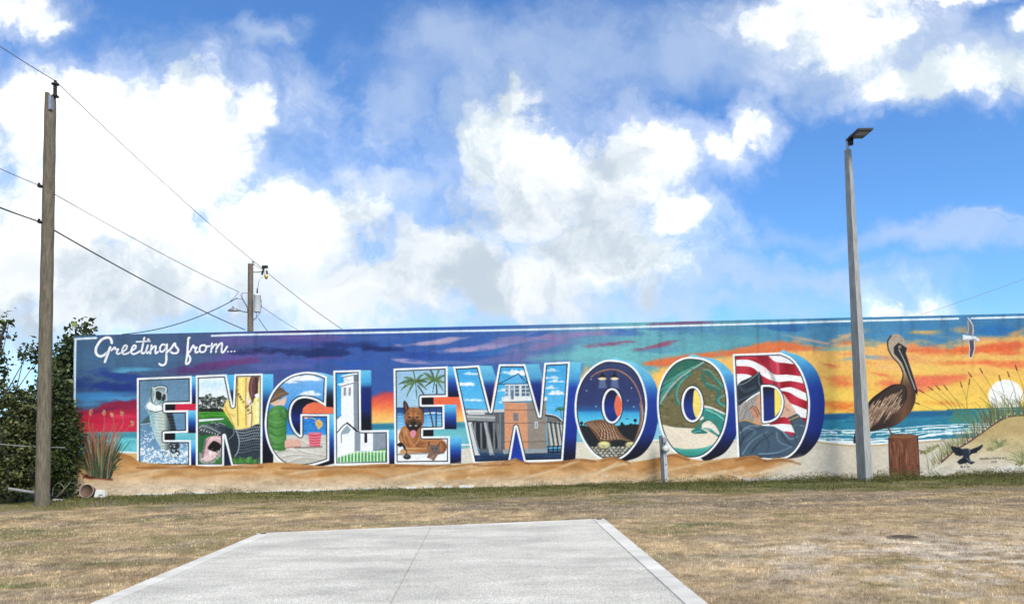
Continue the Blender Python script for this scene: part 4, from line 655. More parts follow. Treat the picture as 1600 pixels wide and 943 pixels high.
for row in range(6):
    for k in range(12):
        x = 150 + k * 37 + (row % 2) * 18; y = 778 + row * 22; cc = lerp((150, 150, 128), (214, 212, 196), r2.random()); ell(*o((x, y))[0], 4.0, 2.6, (36, 34, 30), rot=r2.uniform(-.5, .5)); ell(*o((x, y - 3))[0], 3.1, 1.9, cc, rot=r2.uniform(-.5, .5), soft=1.4)
for x, y, rx, ry in [(290, 752, 9.8, 5.8), (515, 752, 8.4, 4.6)]: ell(*o((x, y))[0], rx + .9, ry + .9, (40, 36, 24)); ell(*o((x, y))[0], rx, ry, (196, 190, 142), soft=2); ell(*o((x, y - 14))[0], rx * .7, ry * .4, (232, 224, 150), soft=2); stroke(o((x - 10, y), (x + 5, y + 18), (x, y + 30)), (110, 104, 74), .9)
done()
# O with the island from the air
CUR = 18
q = zz(1020, 550, 5.387)
O2 = smooth(q((300, 38), (420, 50), (510, 95), (580, 180), (622, 300), (637, 430), (625, 570), (590, 690), (520, 800), (430, 875), (330, 900), (230, 880), (140, 800), (80, 690), (45, 560), (35, 430), (45, 310), (85, 200), (150, 110), (220, 60)), True)
fill(list(smooth(q((300, 36), (420, 40), (540, 65), (640, 140), (700, 240), (722, 380), (722, 560), (700, 700), (620, 830), (520, 890), (420, 905), (330, 700), (330, 300)), True)), CRES(552, 720), soft=1.2)
H2 = HO(1081.8, 630.9, 14.0, 25.2)
fill(H2, vg((606, (14, 18, 34)), (620, (18, 34, 90)), (640, (24, 52, 140)), (656, (20, 44, 120))), soft=1)
fill(q((350, 318), (378, 330), (402, 390), (406, 450), (395, 520), (372, 555), (350, 520), (338, 460), (340, 390)), (246, 222, 110), soft=1.2, sm=True)
letter(18, O2, [H2])
quad(1020, 550, 1150, 725, vg((552, (44, 104, 88)), (600, (40, 108, 96)), (720, (50, 140, 128))))
fill(q((60, 470), (100, 400), (200, 280), (300, 190), (420, 110), (440, 80), (560, 150), (620, 300), (640, 520), (520, 480), (430, 460), (400, 600), (330, 640), (180, 630), (60, 620)), (112, 104, 68), soft=1.5)
for i in range(420):
    x, y = q((rng.uniform(60, 620), rng.uniform(90, 630)))[0]; ell(x, y, rng.uniform(1, 3.6), rng.uniform(.6, 1.3), lerp((74, 72, 44), (150, 140, 96), rng.random()), rot=rng.uniform(-.3, .3), soft=1, a=.7)
fill(q((50, 50), (420, 50), (425, 80), (330, 140), (230, 200), (140, 290), (60, 400)), vg((555, (42, 104, 84)), (600, (40, 112, 98))), soft=1)
for p, c, ww in [([(60, 430), (130, 320), (210, 230), (320, 150), (425, 84)], (242, 232, 222), 3), ([(56, 330), (130, 270), (230, 185), (340, 125)], (110, 200, 190), 2), ([(66, 380), (110, 310), (170, 250)], (90, 190, 186), 2.4), ([(90, 265), (170, 215), (260, 160)], (120, 200, 190), 1.2), ([(240, 440), (205, 420), (195, 350), (215, 280), (255, 220), (320, 180)], (40, 120, 112), 7), ([(225, 430), (200, 360), (225, 270), (290, 200)], (110, 200, 190), 2), ([(430, 160), (480, 190), (560, 260), (600, 300)], (40, 110, 100), 9), ([(420, 200), (450, 270), (510, 300), (560, 330), (540, 400), (590, 440)], (38, 110, 102), 9), ([(430, 150), (470, 150), (520, 200), (590, 290)], (110, 196, 186), 1.8), ([(450, 260), (520, 285), (560, 310)], (104, 190, 182), 1.6), ([(600, 360), (550, 400), (580, 440), (612, 450)], (100, 196, 190), 2.6), ([(420, 120), (480, 130), (550, 170)], (70, 74, 54), 1.6), ([(330, 150), (380, 140), (430, 120)], (90, 96, 90), 4)]: stroke(q(*p), c, ww * .7, soft=3.0, a=.8)
fill(q((425, 460), (480, 465), (560, 500), (625, 530), (620, 600), (570, 720), (540, 740), (560, 660), (500, 560), (420, 560)), (48, 138, 128), sm=True); stroke(q((432, 455), (500, 470), (620, 525)), (240, 236, 224), 3, 2.4); stroke(q((450, 480), (540, 520), (600, 570)), (120, 206, 198), 2.4)
fill(q((60, 610), (180, 630), (330, 640), (420, 640), (500, 680), (555, 720), (540, 760), (440, 800), (280, 815), (150, 800), (80, 700)), (238, 224, 200), sm=True)
fill(q((150, 800), (280, 815), (430, 800), (545, 745), (590, 650), (600, 720), (520, 830), (400, 900), (240, 900)), vg((694, (120, 206, 194)), (704, (64, 160, 146)), (716, (40, 130, 116))), sm=True)
fill(q((420, 600), (470, 575), (530, 620), (560, 690), (500, 660), (420, 640)), (242, 232, 214), sm=True); stroke(q((430, 640), (490, 650), (550, 710)), (60, 150, 140), 2); fill(q((325, 660), (380, 635), (440, 660), (460, 680), (400, 685), (340, 682)), (46, 120, 112), sm=True); stroke(q((345, 672), (400, 660)), (110, 190, 180), 1.2); stroke(q((400, 590), (420, 560), (470, 560), (530, 590)), (50, 140, 130), 2.6); ell(*q((410, 555))[0], 4, 2.4, (236, 226, 206), rot=-.5)
done()
# D with flag and saluting veteran
D = zz(1135, 540, 5.1)
CUR = 19
fill(smooth(D((430, 52), (510, 56), (600, 88), (690, 160), (742, 250), (775, 370), (784, 480), (770, 620), (735, 740), (670, 830), (600, 880), (500, 897), (440, 880), (440, 300)), True), vg((550, (112, 198, 232)), (566, (74, 160, 210)), (590, (34, 96, 170)), (605, (24, 58, 150)), (670, (18, 42, 126)), (695, (8, 16, 52)), (716, (5, 7, 14))), soft=1.2)
HD = D((289, 326)) + smooth(D((289, 326), (345, 326), (395, 345), (430, 395), (440, 450), (430, 510), (400, 562), (350, 592), (298, 600))).tolist()[1:]
fill(HD, vg((602, (10, 14, 26)), (612, (16, 28, 70)), (625, (18, 40, 112)), (657, (20, 44, 124)))); fill(D((382, 330), (445, 330), (445, 600), (388, 585)), (1, 1, 1), a=0)
Dout = D((50, 65)) + smooth(D((430, 52), (520, 95), (590, 180), (640, 300), (665, 430), (660, 570), (630, 700), (570, 820), (490, 890), (380, 911))).tolist() + D((240, 903), (90, 903))
fill(smooth(D((383, 345), (400, 350), (430, 400), (438, 455), (428, 510), (390, 562)), False).tolist() + D((386, 562)), (246, 224, 100), soft=1)
letter(19, Dout, [HD])
quad(1140, 545, 1270, 722, (246, 247, 246))
RED = (172, 26, 48)
def stripe(top, bot): fill(list(smooth(D(*top))) + list(smooth(D(*bot)))[::-1], lambda X, Y: np.array(RED, float) + ((np.sin((X - 1190) / 7.5 + (Y - 600) / 30) * 26)[..., None]) * np.array([1, .8, .8]), soft=1)
stripe([(60, 75), (200, 75), (320, 75), (390, 125), (500, 140), (640, 165)], [(60, 112), (180, 112), (290, 160), (380, 225), (500, 230), (640, 250)])
stripe([(60, 160), (200, 170), (290, 240), (400, 285), (520, 280), (660, 310)], [(60, 225), (180, 230), (290, 300), (400, 340), (520, 330), (660, 390)])
stripe([(420, 355), (500, 370), (570, 410), (670, 450)], [(430, 380), (500, 450), (570, 480), (670, 520)])
stripe([(380, 575), (450, 565), (540, 560), (660, 580)], [(340, 630), (440, 620), (500, 625), (680, 640)]); stripe([(430, 680), (480, 680), (540, 690)], [(430, 740), (480, 720), (540, 740)])
stroke(D((320, 75), (335, 160), (370, 250), (390, 330)), (60, 40, 46), 3, soft=7, a=.55); stroke(D((405, 120), (412, 200), (420, 320)), (246, 226, 226), 2, soft=6, a=.5); stroke(D((150, 75), (250, 110), (310, 200)), (230, 120, 130), 2, soft=6, a=.4)
fill(D((85, 480), (150, 450), (230, 395), (290, 365), (290, 600), (230, 640), (90, 610)), (150, 142, 136), sm=False)
for i in range(90):
    t = rng.random(); x = rng.uniform(90, 200); stroke(D((x + 60 * t, 420 + 40 * t + (200 - x) * .25), (x + 20, 500 + 40 * t), (x - 10, 590)), lerp((88, 82, 80), (220, 214, 206), rng.random()), .7, .4, a=.8)
fill(D((240, 420), (292, 380), (292, 620), (220, 640), (170, 610), (220, 590)), (206, 158, 128), sm=True); fill(D((190, 495), (215, 478), (245, 500), (262, 540), (265, 575), (235, 575), (205, 545)), (196, 140, 112), sm=True); stroke(D((192, 500), (215, 480), (248, 502), (268, 548)), (86, 48, 36), 1.1); stroke(D((215, 500), (240, 525), (250, 560)), (110, 66, 50), 1.3)
fill(D((78, 480), (78, 320), (120, 280), (190, 250), (265, 202), (278, 250), (292, 310), (275, 355), (200, 400), (110, 470)), (34, 44, 54)); stroke(D((85, 315), (160, 290), (262, 210)), (130, 150, 160), 1.2); stroke(D((262, 212), (258, 280), (275, 345)), (120, 140, 152), 1.0); stroke(D((90, 440), (180, 400), (270, 345)), (90, 110, 124), 1.4, soft=2); stroke(D((110, 330), (150, 360), (230, 330)), (66, 84, 98), 3, soft=5); stroke(D((265, 220), (285, 300)), (16, 20, 26), 2)
fill(D((90, 600), (150, 590), (220, 620), (290, 635), (380, 640), (450, 680), (530, 720), (545, 690), (500, 590), (575, 545), (620, 600), (640, 640), (600, 780), (520, 860), (400, 900), (90, 890)), (66, 88, 106), sm=False)
for p, c in [([(100, 700), (180, 640), (260, 640)], (140, 166, 182)), ([(110, 780), (180, 690), (300, 650)], (34, 46, 58)), ([(130, 860), (200, 760), (330, 680)], (126, 152, 170)), ([(200, 850), (260, 770), (380, 690)], (36, 48, 60)), ([(260, 860), (400, 850), (520, 800)], (130, 156, 174)), ([(440, 690), (480, 760), (540, 790)], (34, 46, 58)), ([(450, 680), (510, 740), (570, 720)], (150, 174, 190)), ([(530, 640), (590, 630), (630, 650)], (140, 166, 182)), ([(540, 700), (560, 770)], (36, 48, 60)), ([(400, 690), (420, 760), (520, 810)], (120, 146, 162)), ([(300, 700), (340, 780), (320, 850)], (44, 58, 72)), ([(110, 640), (130, 720), (110, 800)], (36, 48, 60)), ([(150, 650), (230, 680), (160, 760)], (112, 138, 156)), ([(515, 600), (540, 640), (600, 620)], (40, 54, 66)), ([(200, 880), (350, 870), (470, 860)], (40, 54, 68))]: stroke(D(*p), c, 2.2, .8, soft=2.2, a=.85)
stroke(D((92, 605), (150, 592), (220, 612), (250, 632)), (196, 150, 60), 1.7); stroke(D((498, 590), (570, 562)), (196, 150, 60), 1.5); fill(D((490, 570), (560, 535), (575, 550), (505, 592)), (70, 84, 92)); stroke(D((500, 592), (572, 558)), (200, 156, 66), 1.2)
fill(D((440, 560), (450, 470), (445, 380), (470, 400), (505, 450), (545, 510), (550, 535), (490, 570), (465, 565)), (216, 172, 148), sm=True); stroke(D((460, 480), (500, 520)), (166, 118, 96), 1.4, soft=1.6); stroke(D((450, 400), (490, 450), (530, 510)), (240, 208, 190), 1.4, soft=1.6)
done()
paint_dunes()
for tail in [(17, [(1, 1)])]: pass
# ---------- grasses on the left ----------
CUR = 21
sv = zz(110, 620, 6.29)
r3 = np.random.default_rng(9)
fill(sv((120, 770), (180, 755), (290, 770), (400, 800), (400, 815), (280, 800), (170, 800)), (84, 18, 24), soft=4, sm=True)
for i in range(330):
    b = r3.uniform(180, 395); t = (b - 288) / 108; tx = b + t * r3.uniform(60, 210) + r3.normal(0, 22); ty = r3.uniform(330, 620) + abs(t) * 150 * r3.random()
    if r3.random() < .2: ty = r3.uniform(220, 330); tx = b + t * 130 + r3.normal(0, 15)
    by = 770 + (b - 180) * .14
    droop = abs(t) * r3.uniform(0, 40)
    c = lerp((16, 34, 26), (96, 130, 84), r3.random() ** 1.3) if r3.random() < .75 else lerp((46, 20, 22), (170, 180, 130), r3.random())
    if ty < 335: c = (178, 96, 78)
    stroke(sv((b, by), ((b + tx) / 2 - t * 14, (by + ty) / 2 - 20), (tx, ty + droop)), c, 1.5, .6, a=.95)
for x, y, rr in [(200, 140, .5), (332, 150, -.1), (408, 170, -.6), (506, 160, -.3), (610, 260, .4)]:
    bx_ = x - 35 * rr
    stroke(sv((bx_ * .55 + 288 * .45, 420), (bx_ - 4, 270), (x, y + 10)), (188, 120, 92), .9, .7)
    ell(*sv((x, y))[0], 2.4, 4.6, (190, 130, 98), rot=rr, soft=1.4)
    for k in range(8): xx, yy = sv((x + r3.normal(0, 9), y + r3.normal(0, 20)))[0]; ell(xx, yy, .7, 1.1, (222, 178, 140) if k % 2 else (140, 84, 66), soft=.8)
CUR = 0
# ---------- right side: pelican on a post, gull, dune, crow ----------
CUR = 30
ell(1571.5, 618, 27.5, 25.5, (250, 244, 226), soft=2.2); ell(1571.5, 617, 25, 23, (252, 251, 246), soft=4)
CUR = 0
stroke([(1480, 640), (1560, 637.5), (1760, 632)], (40, 110, 110), 2.2)
fill(list(SEA[SEA[:, 0] > 1480]) + [(1800, 660), (1480, 660)], vg((638, (52, 120, 120)), (660, (60, 140, 130))), soft=1.4)
DN = smooth([(1435, 738), (1460, 728), (1476, 716), (1492, 702), (1512, 690), (1535, 674), (1555, 660), (1575, 650), (1600, 647), (1640, 644), (1700, 648), (1800, 655)])
CUR = 31
fill(list(DN) + [(1800, 830), (1420, 830), (1420, 745)], lambda X, Y: vg((648, (186, 164, 108)), (680, (196, 172, 120)), (705, (206, 190, 150)), (722, (214, 202, 178)), (745, (228, 222, 208)))(X, Y) + ((fbm(X / 26, Y / 12, 77)[..., None] - .5) * 34), soft=2)
CUR = 0
stroke([(1448, 734), (1470, 720), (1500, 698)], (236, 226, 206), 3, soft=5, a=.8); stroke([(1490, 725), (1530, 712), (1560, 700)], (226, 212, 180), 8, soft=9, a=.6); stroke([(1545, 738), (1575, 732), (1610, 722)], (236, 236, 228), 7, soft=8, a=.8)
CUR = 33
for i in range(280):
    t = r3.random() ** .8; k = DN[int(4 + t * 46)] if len(DN) > 52 else DN[0]
    x, y = k; L = r3.uniform(8, 26) + (14 if t > .5 else 0) * r3.random(); lean = r3.uniform(-.75, .05)
    c = lerp((70, 90, 56), (178, 176, 108), r3.random()) if r3.random() < .7 else (96, 62, 40)
    stroke([(x, y + 2), (x + lean * L * .45, y - L * .6), (x + lean * L, y - L)], c, 1.1, .4, a=.85)
stroke([(x, y + 1.2) for x, y in DN[10:60]], (70, 34, 26), 2.4, .8, soft=2, a=.9)
for k in range(7, 55, 1): x, y = DN[k]; ell(x + r3.uniform(-2, 2), y - r3.uniform(0, 4), 1.2, 1.6, (226, 216, 190) if k % 2 else (84, 50, 34), soft=1, a=.7)
for bx_, by, tx, ty, hd in [(1500, 664, 1436, 631, 1), (1505, 660, 1443, 613, 1), (1500, 655, 1457, 609, 1), (1502, 655, 1468, 608, 1), (1508, 660, 1480, 608, 1), (1510, 655, 1503, 604, 1), (1513, 655, 1514, 600, 1), (1555, 655, 1518, 588, 1), (1562, 650, 1535, 582, 1), (1568, 650, 1563, 594, 1), (1588, 648, 1577, 588, 1), (1602, 648, 1589, 578, 1), (1560, 655, 1530, 620, 0), (1585, 650, 1560, 610, 0), (1592, 650, 1605, 600, 0), (1575, 652, 1585, 606, 0), (1520, 662, 1490, 620, 0), (1640, 650, 1622, 590, 1), (1660, 650, 1668, 586, 1)]:
    mx = (bx_ + tx) / 2 + (4 if tx < bx_ else -3); my = by + (ty - by) * .55
    stroke([(bx_, by), (mx, my), (tx, ty)], (106, 108, 58), 1.1, .5, a=.9)
    if hd:
        dx, dy = tx - mx, ty - my; L = math.hypot(dx, dy); stroke([(tx, ty), (tx + dx / L * 8.5, ty + dy / L * 8.5)], (92, 46, 28), 2.0, 1.3)
for cx, cy, n_, R in [(1560, 695, 60, 26), (1604, 718, 80, 36), (1455, 700, 46, 16), (1680, 700, 60, 36)]:
    stroke([(cx - 16, cy + 7), (cx, cy + 1), (cx + 12, cy - 6)], (104, 48, 36), 3.2, 1, soft=2.4, a=.8)
    for i in range(n_):
        a = r3.uniform(.35, 2.9); L = R * r3.uniform(.5, 1); sx = cx + r3.uniform(-12, 8); sy = cy + 4 - (sx - cx) * .5
        stroke([(sx, sy), (sx + math.cos(a) * L * .5, sy - math.sin(a) * L * .6), (sx + math.cos(a) * L, sy - math.sin(a) * L * .8)], lerp((84, 96, 56), (206, 200, 140), r3.random()), 1.0, .4, a=.85)
CUR = 0
CUR = 34
p = zz(1320, 510, 3.93)
fill(p((268, 682), (300, 668), (380, 658), (448, 670), (460, 960), (278, 960)), hg((1388, (76, 42, 28)), (1400, (124, 74, 50)), (1415, (106, 62, 42)), (1430, (128, 78, 54)), (1437, (70, 38, 26))))
for i in range(110): x = r3.uniform(272, 452); y = r3.uniform(690, 880); stroke(p((x, y), (x + 3 + r3.uniform(-3, 3), y + r3.uniform(30, 110))), lerp((60, 28, 18), (196, 128, 96), r3.random()), .9, .5, a=.75)
ell(*p((360, 674))[0], 22.6, 4.2, (112, 64, 42)); ell(*p((360, 674))[0], 19, 2.8, (140, 90, 62), soft=2)
stroke(p((268, 682), (276, 900)), (54, 24, 16), 1.2); stroke(p((448, 672), (459, 900)), (54, 24, 16), 1.2)
CUR = 35
fill(p((385, 300), (425, 370), (436, 430), (422, 490), (390, 542), (340, 588), (290, 614), (200, 636), (110, 660), (72, 712), (52, 708), (62, 650), (100, 560), (150, 458), (220, 398), (290, 356), (345, 348)), hg((1340, (34, 28, 28)), (1390, (52, 38, 32)), (1412, (112, 76, 52)), (1422, (92, 60, 42)), (1432, (52, 34, 26))), sm=True)
fill(p((262, 95), (275, 60), (310, 44), (345, 54), (372, 90), (384, 132), (352, 150), (345, 190), (378, 255), (396, 310), (405, 372), (345, 356), (357, 310), (354, 270), (328, 225), (288, 180), (266, 140)), vg((520, (168, 152, 134)), (548, (186, 170, 148)), (575, (196, 178, 150)), (595, (120, 92, 66)), (604, (84, 58, 42))), sm=True)
for i in range(240): x = r3.uniform(268, 370); y = r3.uniform(50, 150); xx, yy = p((x, y))[0]; stroke([(xx, yy), (xx + .6, yy + 1)], (206, 196, 180) if i % 2 else (130, 116, 102), .5, a=.5, part=False) if ((x - 318) / 54) ** 2 + ((y - 100) / 52) ** 2 < .9 else 0
stroke(p((285, 55), (264, 90), (268, 140), (292, 184), (330, 226), (354, 272), (356, 310), (344, 350)), (20, 16, 16), 1.9)
fill(p((158, 470), (230, 408), (300, 372), (362, 372), (376, 420), (362, 480), (312, 530), (240, 580), (150, 618), (100, 640)), (56, 42, 36), sm=True)
for i in range(150):
    t = r3.random(); s = r3.random(); x = 150 + 205 * s; y = 470 - 85 * s + t * (150 - 50 * s); L = r3.uniform(26, 60)
    stroke(p((x, y), (x - L * .35, y + L * .5), (x - L * .62, y + L)), lerp((120, 86, 62), (236, 206, 176), r3.random()), 1.3, .5, a=.9)
stroke(p((158, 466), (230, 402), (300, 362), (362, 364), (378, 400), (374, 450)), (20, 16, 16), 2)
fill(p((300, 125), (330, 97), (382, 130), (374, 165), (448, 392), (440, 416), (398, 340), (350, 222), (322, 188), (302, 165)), (36, 38, 42), sm=False); stroke(p((332, 140), (372, 222), (404, 310), (432, 384)), (204, 196, 184), 1.2); stroke(p((372, 160), (415, 290), (446, 394)), (60, 64, 70), 1); stroke(p((440, 380), (446, 420)), INK, 2, 1)
ell(*p((338, 124))[0], 2.2, 2.2, (222, 206, 160)); ell(*p((339, 124))[0], 1.1, 1.2, INK)
stroke(p((262, 618), (278, 640), (286, 660)), (92, 62, 44), 3, 2); stroke(p((284, 655), (310, 662), (340, 666)), (92, 60, 42), 2.4, 1.6)
CUR = 36
b = zz(1430, 480, 7.253)
fill(b((598, 115), (640, 175), (658, 225), (655, 318), (592, 308), (602, 260), (592, 180)), (112, 112, 124), sm=False); stroke(b((598, 118), (640, 178), (656, 228), (654, 310)), (238, 240, 244), 1.5); stroke(b((594, 150), (604, 230), (596, 300)), (206, 210, 216), .8)
fill(b((605, 370), (668, 370), (672, 460), (650, 540), (625, 575), (612, 560), (618, 470)), (84, 80, 90), sm=False); stroke(b((668, 380), (672, 465), (650, 545)), (226, 230, 236), 1.3); stroke(b((606, 380), (616, 470), (612, 555), (630, 572)), (226, 230, 236), 1.1)
fill(b((535, 308), (600, 318), (680, 325), (735, 365), (725, 382), (680, 365), (600, 372), (540, 365)), (232, 238, 244), sm=False); stroke(b((570, 362), (640, 362), (690, 360)), (150, 160, 176), 1.2)
CUR = 37
c = zz(1480, 680, 13.33)
fill(c((75, 240), (100, 210), (140, 235), (150, 222), (190, 240), (240, 240), (300, 270), (380, 290), (440, 280), (470, 300), (560, 260), (640, 235), (730, 185), (745, 215), (730, 240), (680, 295), (600, 340), (520, 375), (470, 410), (460, 450), (490, 530), (580, 550), (560, 570), (500, 600), (420, 560), (350, 580), (260, 605), (205, 550), (240, 510), (320, 460), (330, 410), (260, 430), (180, 390), (120, 340), (90, 290)), (22, 26, 38))
stroke(c((300, 275), (380, 310), (450, 320)), (96, 120, 136), 2.2, soft=1.6); stroke(c((380, 440), (430, 500), (480, 550)), (100, 122, 140), 1.6, soft=1.2); ell(*c((370, 450))[0], 2.6, 2.2, (92, 112, 128), soft=1.6)
for pts in ([(120, 250), (200, 300), (300, 330)], [(110, 300), (200, 350), (300, 370)], [(500, 350), (600, 300), (700, 240)], [(260, 560), (320, 520)]): stroke(c(*pts), (62, 78, 96), .8, a=.8)
for i in range(7):
    stroke(c((330 - i * 8, 300 + i * 12), (200 - i * 6, 270 + i * 20), (82 + i * 22, 215 + i * 33)), (20, 24, 34), 1.5, .5); stroke(c((470, 310 + i * 10), (590 + i * 4, 268 + i * 14), (742 - i * 26, 190 + i * 26)), (18, 22, 32), 1.5, .5)
for i in range(6): stroke(c((390 - i * 6, 450), (330 - i * 10 + i * 14, 520), (205 + i * 42, 545 + i * 12)), (20, 24, 34), 1.5, .6)
fill(c((330, 280), (440, 270), (480, 310), (470, 400), (430, 470), (360, 440), (330, 380)), (34, 42, 56), sm=True); stroke(c((440, 290), (475, 330), (462, 352)), (110, 132, 146), 1.2)
CUR = 38
text('#L.F.22', 1501, 727.2, 3.0, (50, 52, 54), .7, -.02, .8, .85); text('@emdtncollafterart', 1531.5, 714.2, 3.2, (58, 58, 54), .7, -.03, .8, .85); text('2022', 1549, 719.6, 3.0, (58, 58, 54), .7, -.03, .8, .85)
CUR = 0
for i in range(260):
    x, y = q((rng.uniform(70, 610), rng.uniform(110, 600)))[0]
    if sdist(np.asarray(O2), np.array([[x]]), np.array([[y]]))[0, 0] < -6 and math.hypot((x - 1081.8) / 19, (y - 631) / 31) > 1: ell(x, y, rng.uniform(.8, 3), rng.uniform(.5, 1.1), lerp((70, 76, 46), (150, 150, 112), rng.random()), rot=rng.uniform(-.4, .4), soft=1.2, a=.35, part=False)
RUN = np.clip(fbm(PX / 8, PY / 60, 61, 4) - .5, 0, 1) * np.clip(1 - (PY - (525 - (PX - 115) * .0236)) / 120, 0, 1) * 1.1 + np.clip(fbm(PX / 7, PY / 3, 66, 3) - .45, 0, 1) * np.clip(((PY + (PX - 115) * .0236) - 752) / 22, 0, 1) * 1.2
IMG *= (1 - np.clip(RUN * .34, 0, .16))[..., None]
# brush grain, roller mottling and weathering over all the paint
IMG *= (1 + .10 * NZC + .09 * NZD + .05 * NZB)[..., None]
IMG[:] = np.clip(IMG, 2, 255)
# ----------------------------------------------------------------------------------------------
# GROUND
# ----------------------------------------------------------------------------------------------
def ground_colour(x, y):
    """the lawn's own colour (dry straw, weeds, bare sandy soil), linear"""
    n1 = fbm(x * .45 + 40, y * .9 + 40, 101, 5); n2 = fbm(x * 1.7 + 9, y * 2.6, 111, 4); n3 = fbm(x * 7, y * 9, 121, 3); n4 = fbm(x * .9, y * 1.8 + 90, 131, 4)
    sm = lambda v, a, b: np.clip((v - a) / (b - a), 0, 1) ** 2 * (3 - 2 * np.clip((v - a) / (b - a), 0, 1))
    straw = np.array([.53, .395, .225]); brown = np.array([.31, .22, .125]); green = np.array([.085, .115, .032]); olive = np.array([.17, .155, .058]); soil = np.array([.31, .25, .18]); sand = np.array([.66, .575, .46])
    c = straw + (brown - straw) * sm(n2 * .6 + n3 * .4, .38, .66)[..., None]
    # greener towards the wall
    g = sm(y + (n1 - .5) * 5.0 + (n2 - .5) * 2.2, 14.6, 17.0); c = c + (olive - c) * (g * .9)[..., None]
    g2 = sm(y + (n2 - .5) * 6.0 + (n1 - .5) * 4 + (n3 - .5) * 1.2, 16.8, 19.0); c = c + (green - c) * (g2 * .8)[..., None]
    ol = sm(n4 * .6 + n1 * .4 + .05 * np.tanh((-x - 5) / 3), .50, .62); c = c + (olive * 1.25 - c) * (ol * .6)[..., None]
    pt = sm(fbm(x * 1.1 + 70, y * 2.2 + 3, 181, 4), .56, .68); c = c + (soil - c) * (pt * .6)[..., None]
    # darker grey-brown band between lawn and weeds, stronger in the middle and right
    band = np.exp(-((y - 14.6 - (n1 - .5) * 3) / 1.5) ** 2) * sm(n4 + .10 * np.tanh((x - 1) / 4), .42, .62); c = c + (soil * .66 - c) * (band * .95)[..., None]
    # pale sand showing through on the right
    sp = np.exp(-(((x - 5.2) / 2.9) ** 2 + ((y - 7.6) / 1.8) ** 2)) + .8 * np.exp(-(((x - 3.9) / 1.0) ** 2 + ((y - 9.0) / .5) ** 2)) + .5 * np.exp(-(((x - 7.8) / 2.) ** 2 + ((y - 9.6) / 1.1) ** 2))
    s = np.clip(sp, 0, 1) * sm(n2 * .5 + n3 * .5, .42, .60); c = c + (sand - c) * (s * .85)[..., None]
    # stray green tufts in the dry part
    for gx_, gy_, rx, ry in [(-5.3, 7.6, .75, .28), (-8.0, 12.2, .8, .45), (-7.0, 10.0, .5, .3), (-9.3, 14.9, .6, .3), (2.7, 11.2, .8, .3), (9.3, 10.0, .9, .5), (-4.9, 8.9, .5, .2), (-8.6, 9.0, .8, .4), (-6.6, 13.6, .9, .3)]:
        q = np.exp(-(((x - gx_) / rx) ** 2 + ((y - gy_) / ry) ** 2)) * sm(n3 * .6 + n2 * .4, .36, .58); c = c + (green * 1.15 - c) * (q * .85)[..., None]
    return c * np.clip(.72 + .8 * n3 + .9 * (fbm(x * 18, y * 18, 171, 2) - .5), .3, 1.6)[..., None]
def ground_h(x, y):
    return .05 * np.clip((y - 13.5) / 5.5, 0, 1) ** 2 + .022 * (fbm(x * 1.3, y * 1.3, 141, 3) - .5)
gm = mat('dry_lawn', (1, 1, 1), .95, var=.35, scale=55., bump=.9, bscale=130., attr='paint', spec=.1)
xs = np.arange(-16, 15.01, .06); ys = np.arange(3.0, 19.6, .06)
X, Y = np.meshgrid(xs, ys); Z = ground_h(X, Y) - .012
edge = np.minimum(np.minimum(X - xs[0], xs[-1] - X), np.minimum(Y - ys[0], ys[-1] - Y)); Z = np.where(edge < .05, -.012, Z)
idx = np.arange(X.size).reshape(X.shape); F = np.stack([idx[:-1, :-1], idx[:-1, 1:], idx[1:, 1:], idx[1:, :-1]], -1).reshape(-1, 4)
V = np.stack([X, Y, Z], -1).reshape(-1, 3); C = ground_colour(X.ravel(), Y.ravel())
# the sheet goes on to the horizon on all sides
B = 1500.; ext = [(-B, -B), (B, -B), (B, B), (-B, B)]; inn = [(xs[0], ys[0]), (xs[-1], ys[0]), (xs[-1], ys[-1]), (xs[0], ys[-1])]
k0 = len(V); V = np.concatenate([V, np.array([(a, b, -.012) for a, b in ext + inn])]); C = np.concatenate([C, np.tile([[.24, .19, .09]], (8, 1))])
F = np.concatenate([F, np.array([[k0 + i, k0 + (i + 1) % 4, k0 + 4 + (i + 1) % 4, k0 + 4 + i] for i in range(4)])])
tag(link('ground', quick_mesh('ground', V, F, C, True), gm), kind='structure')
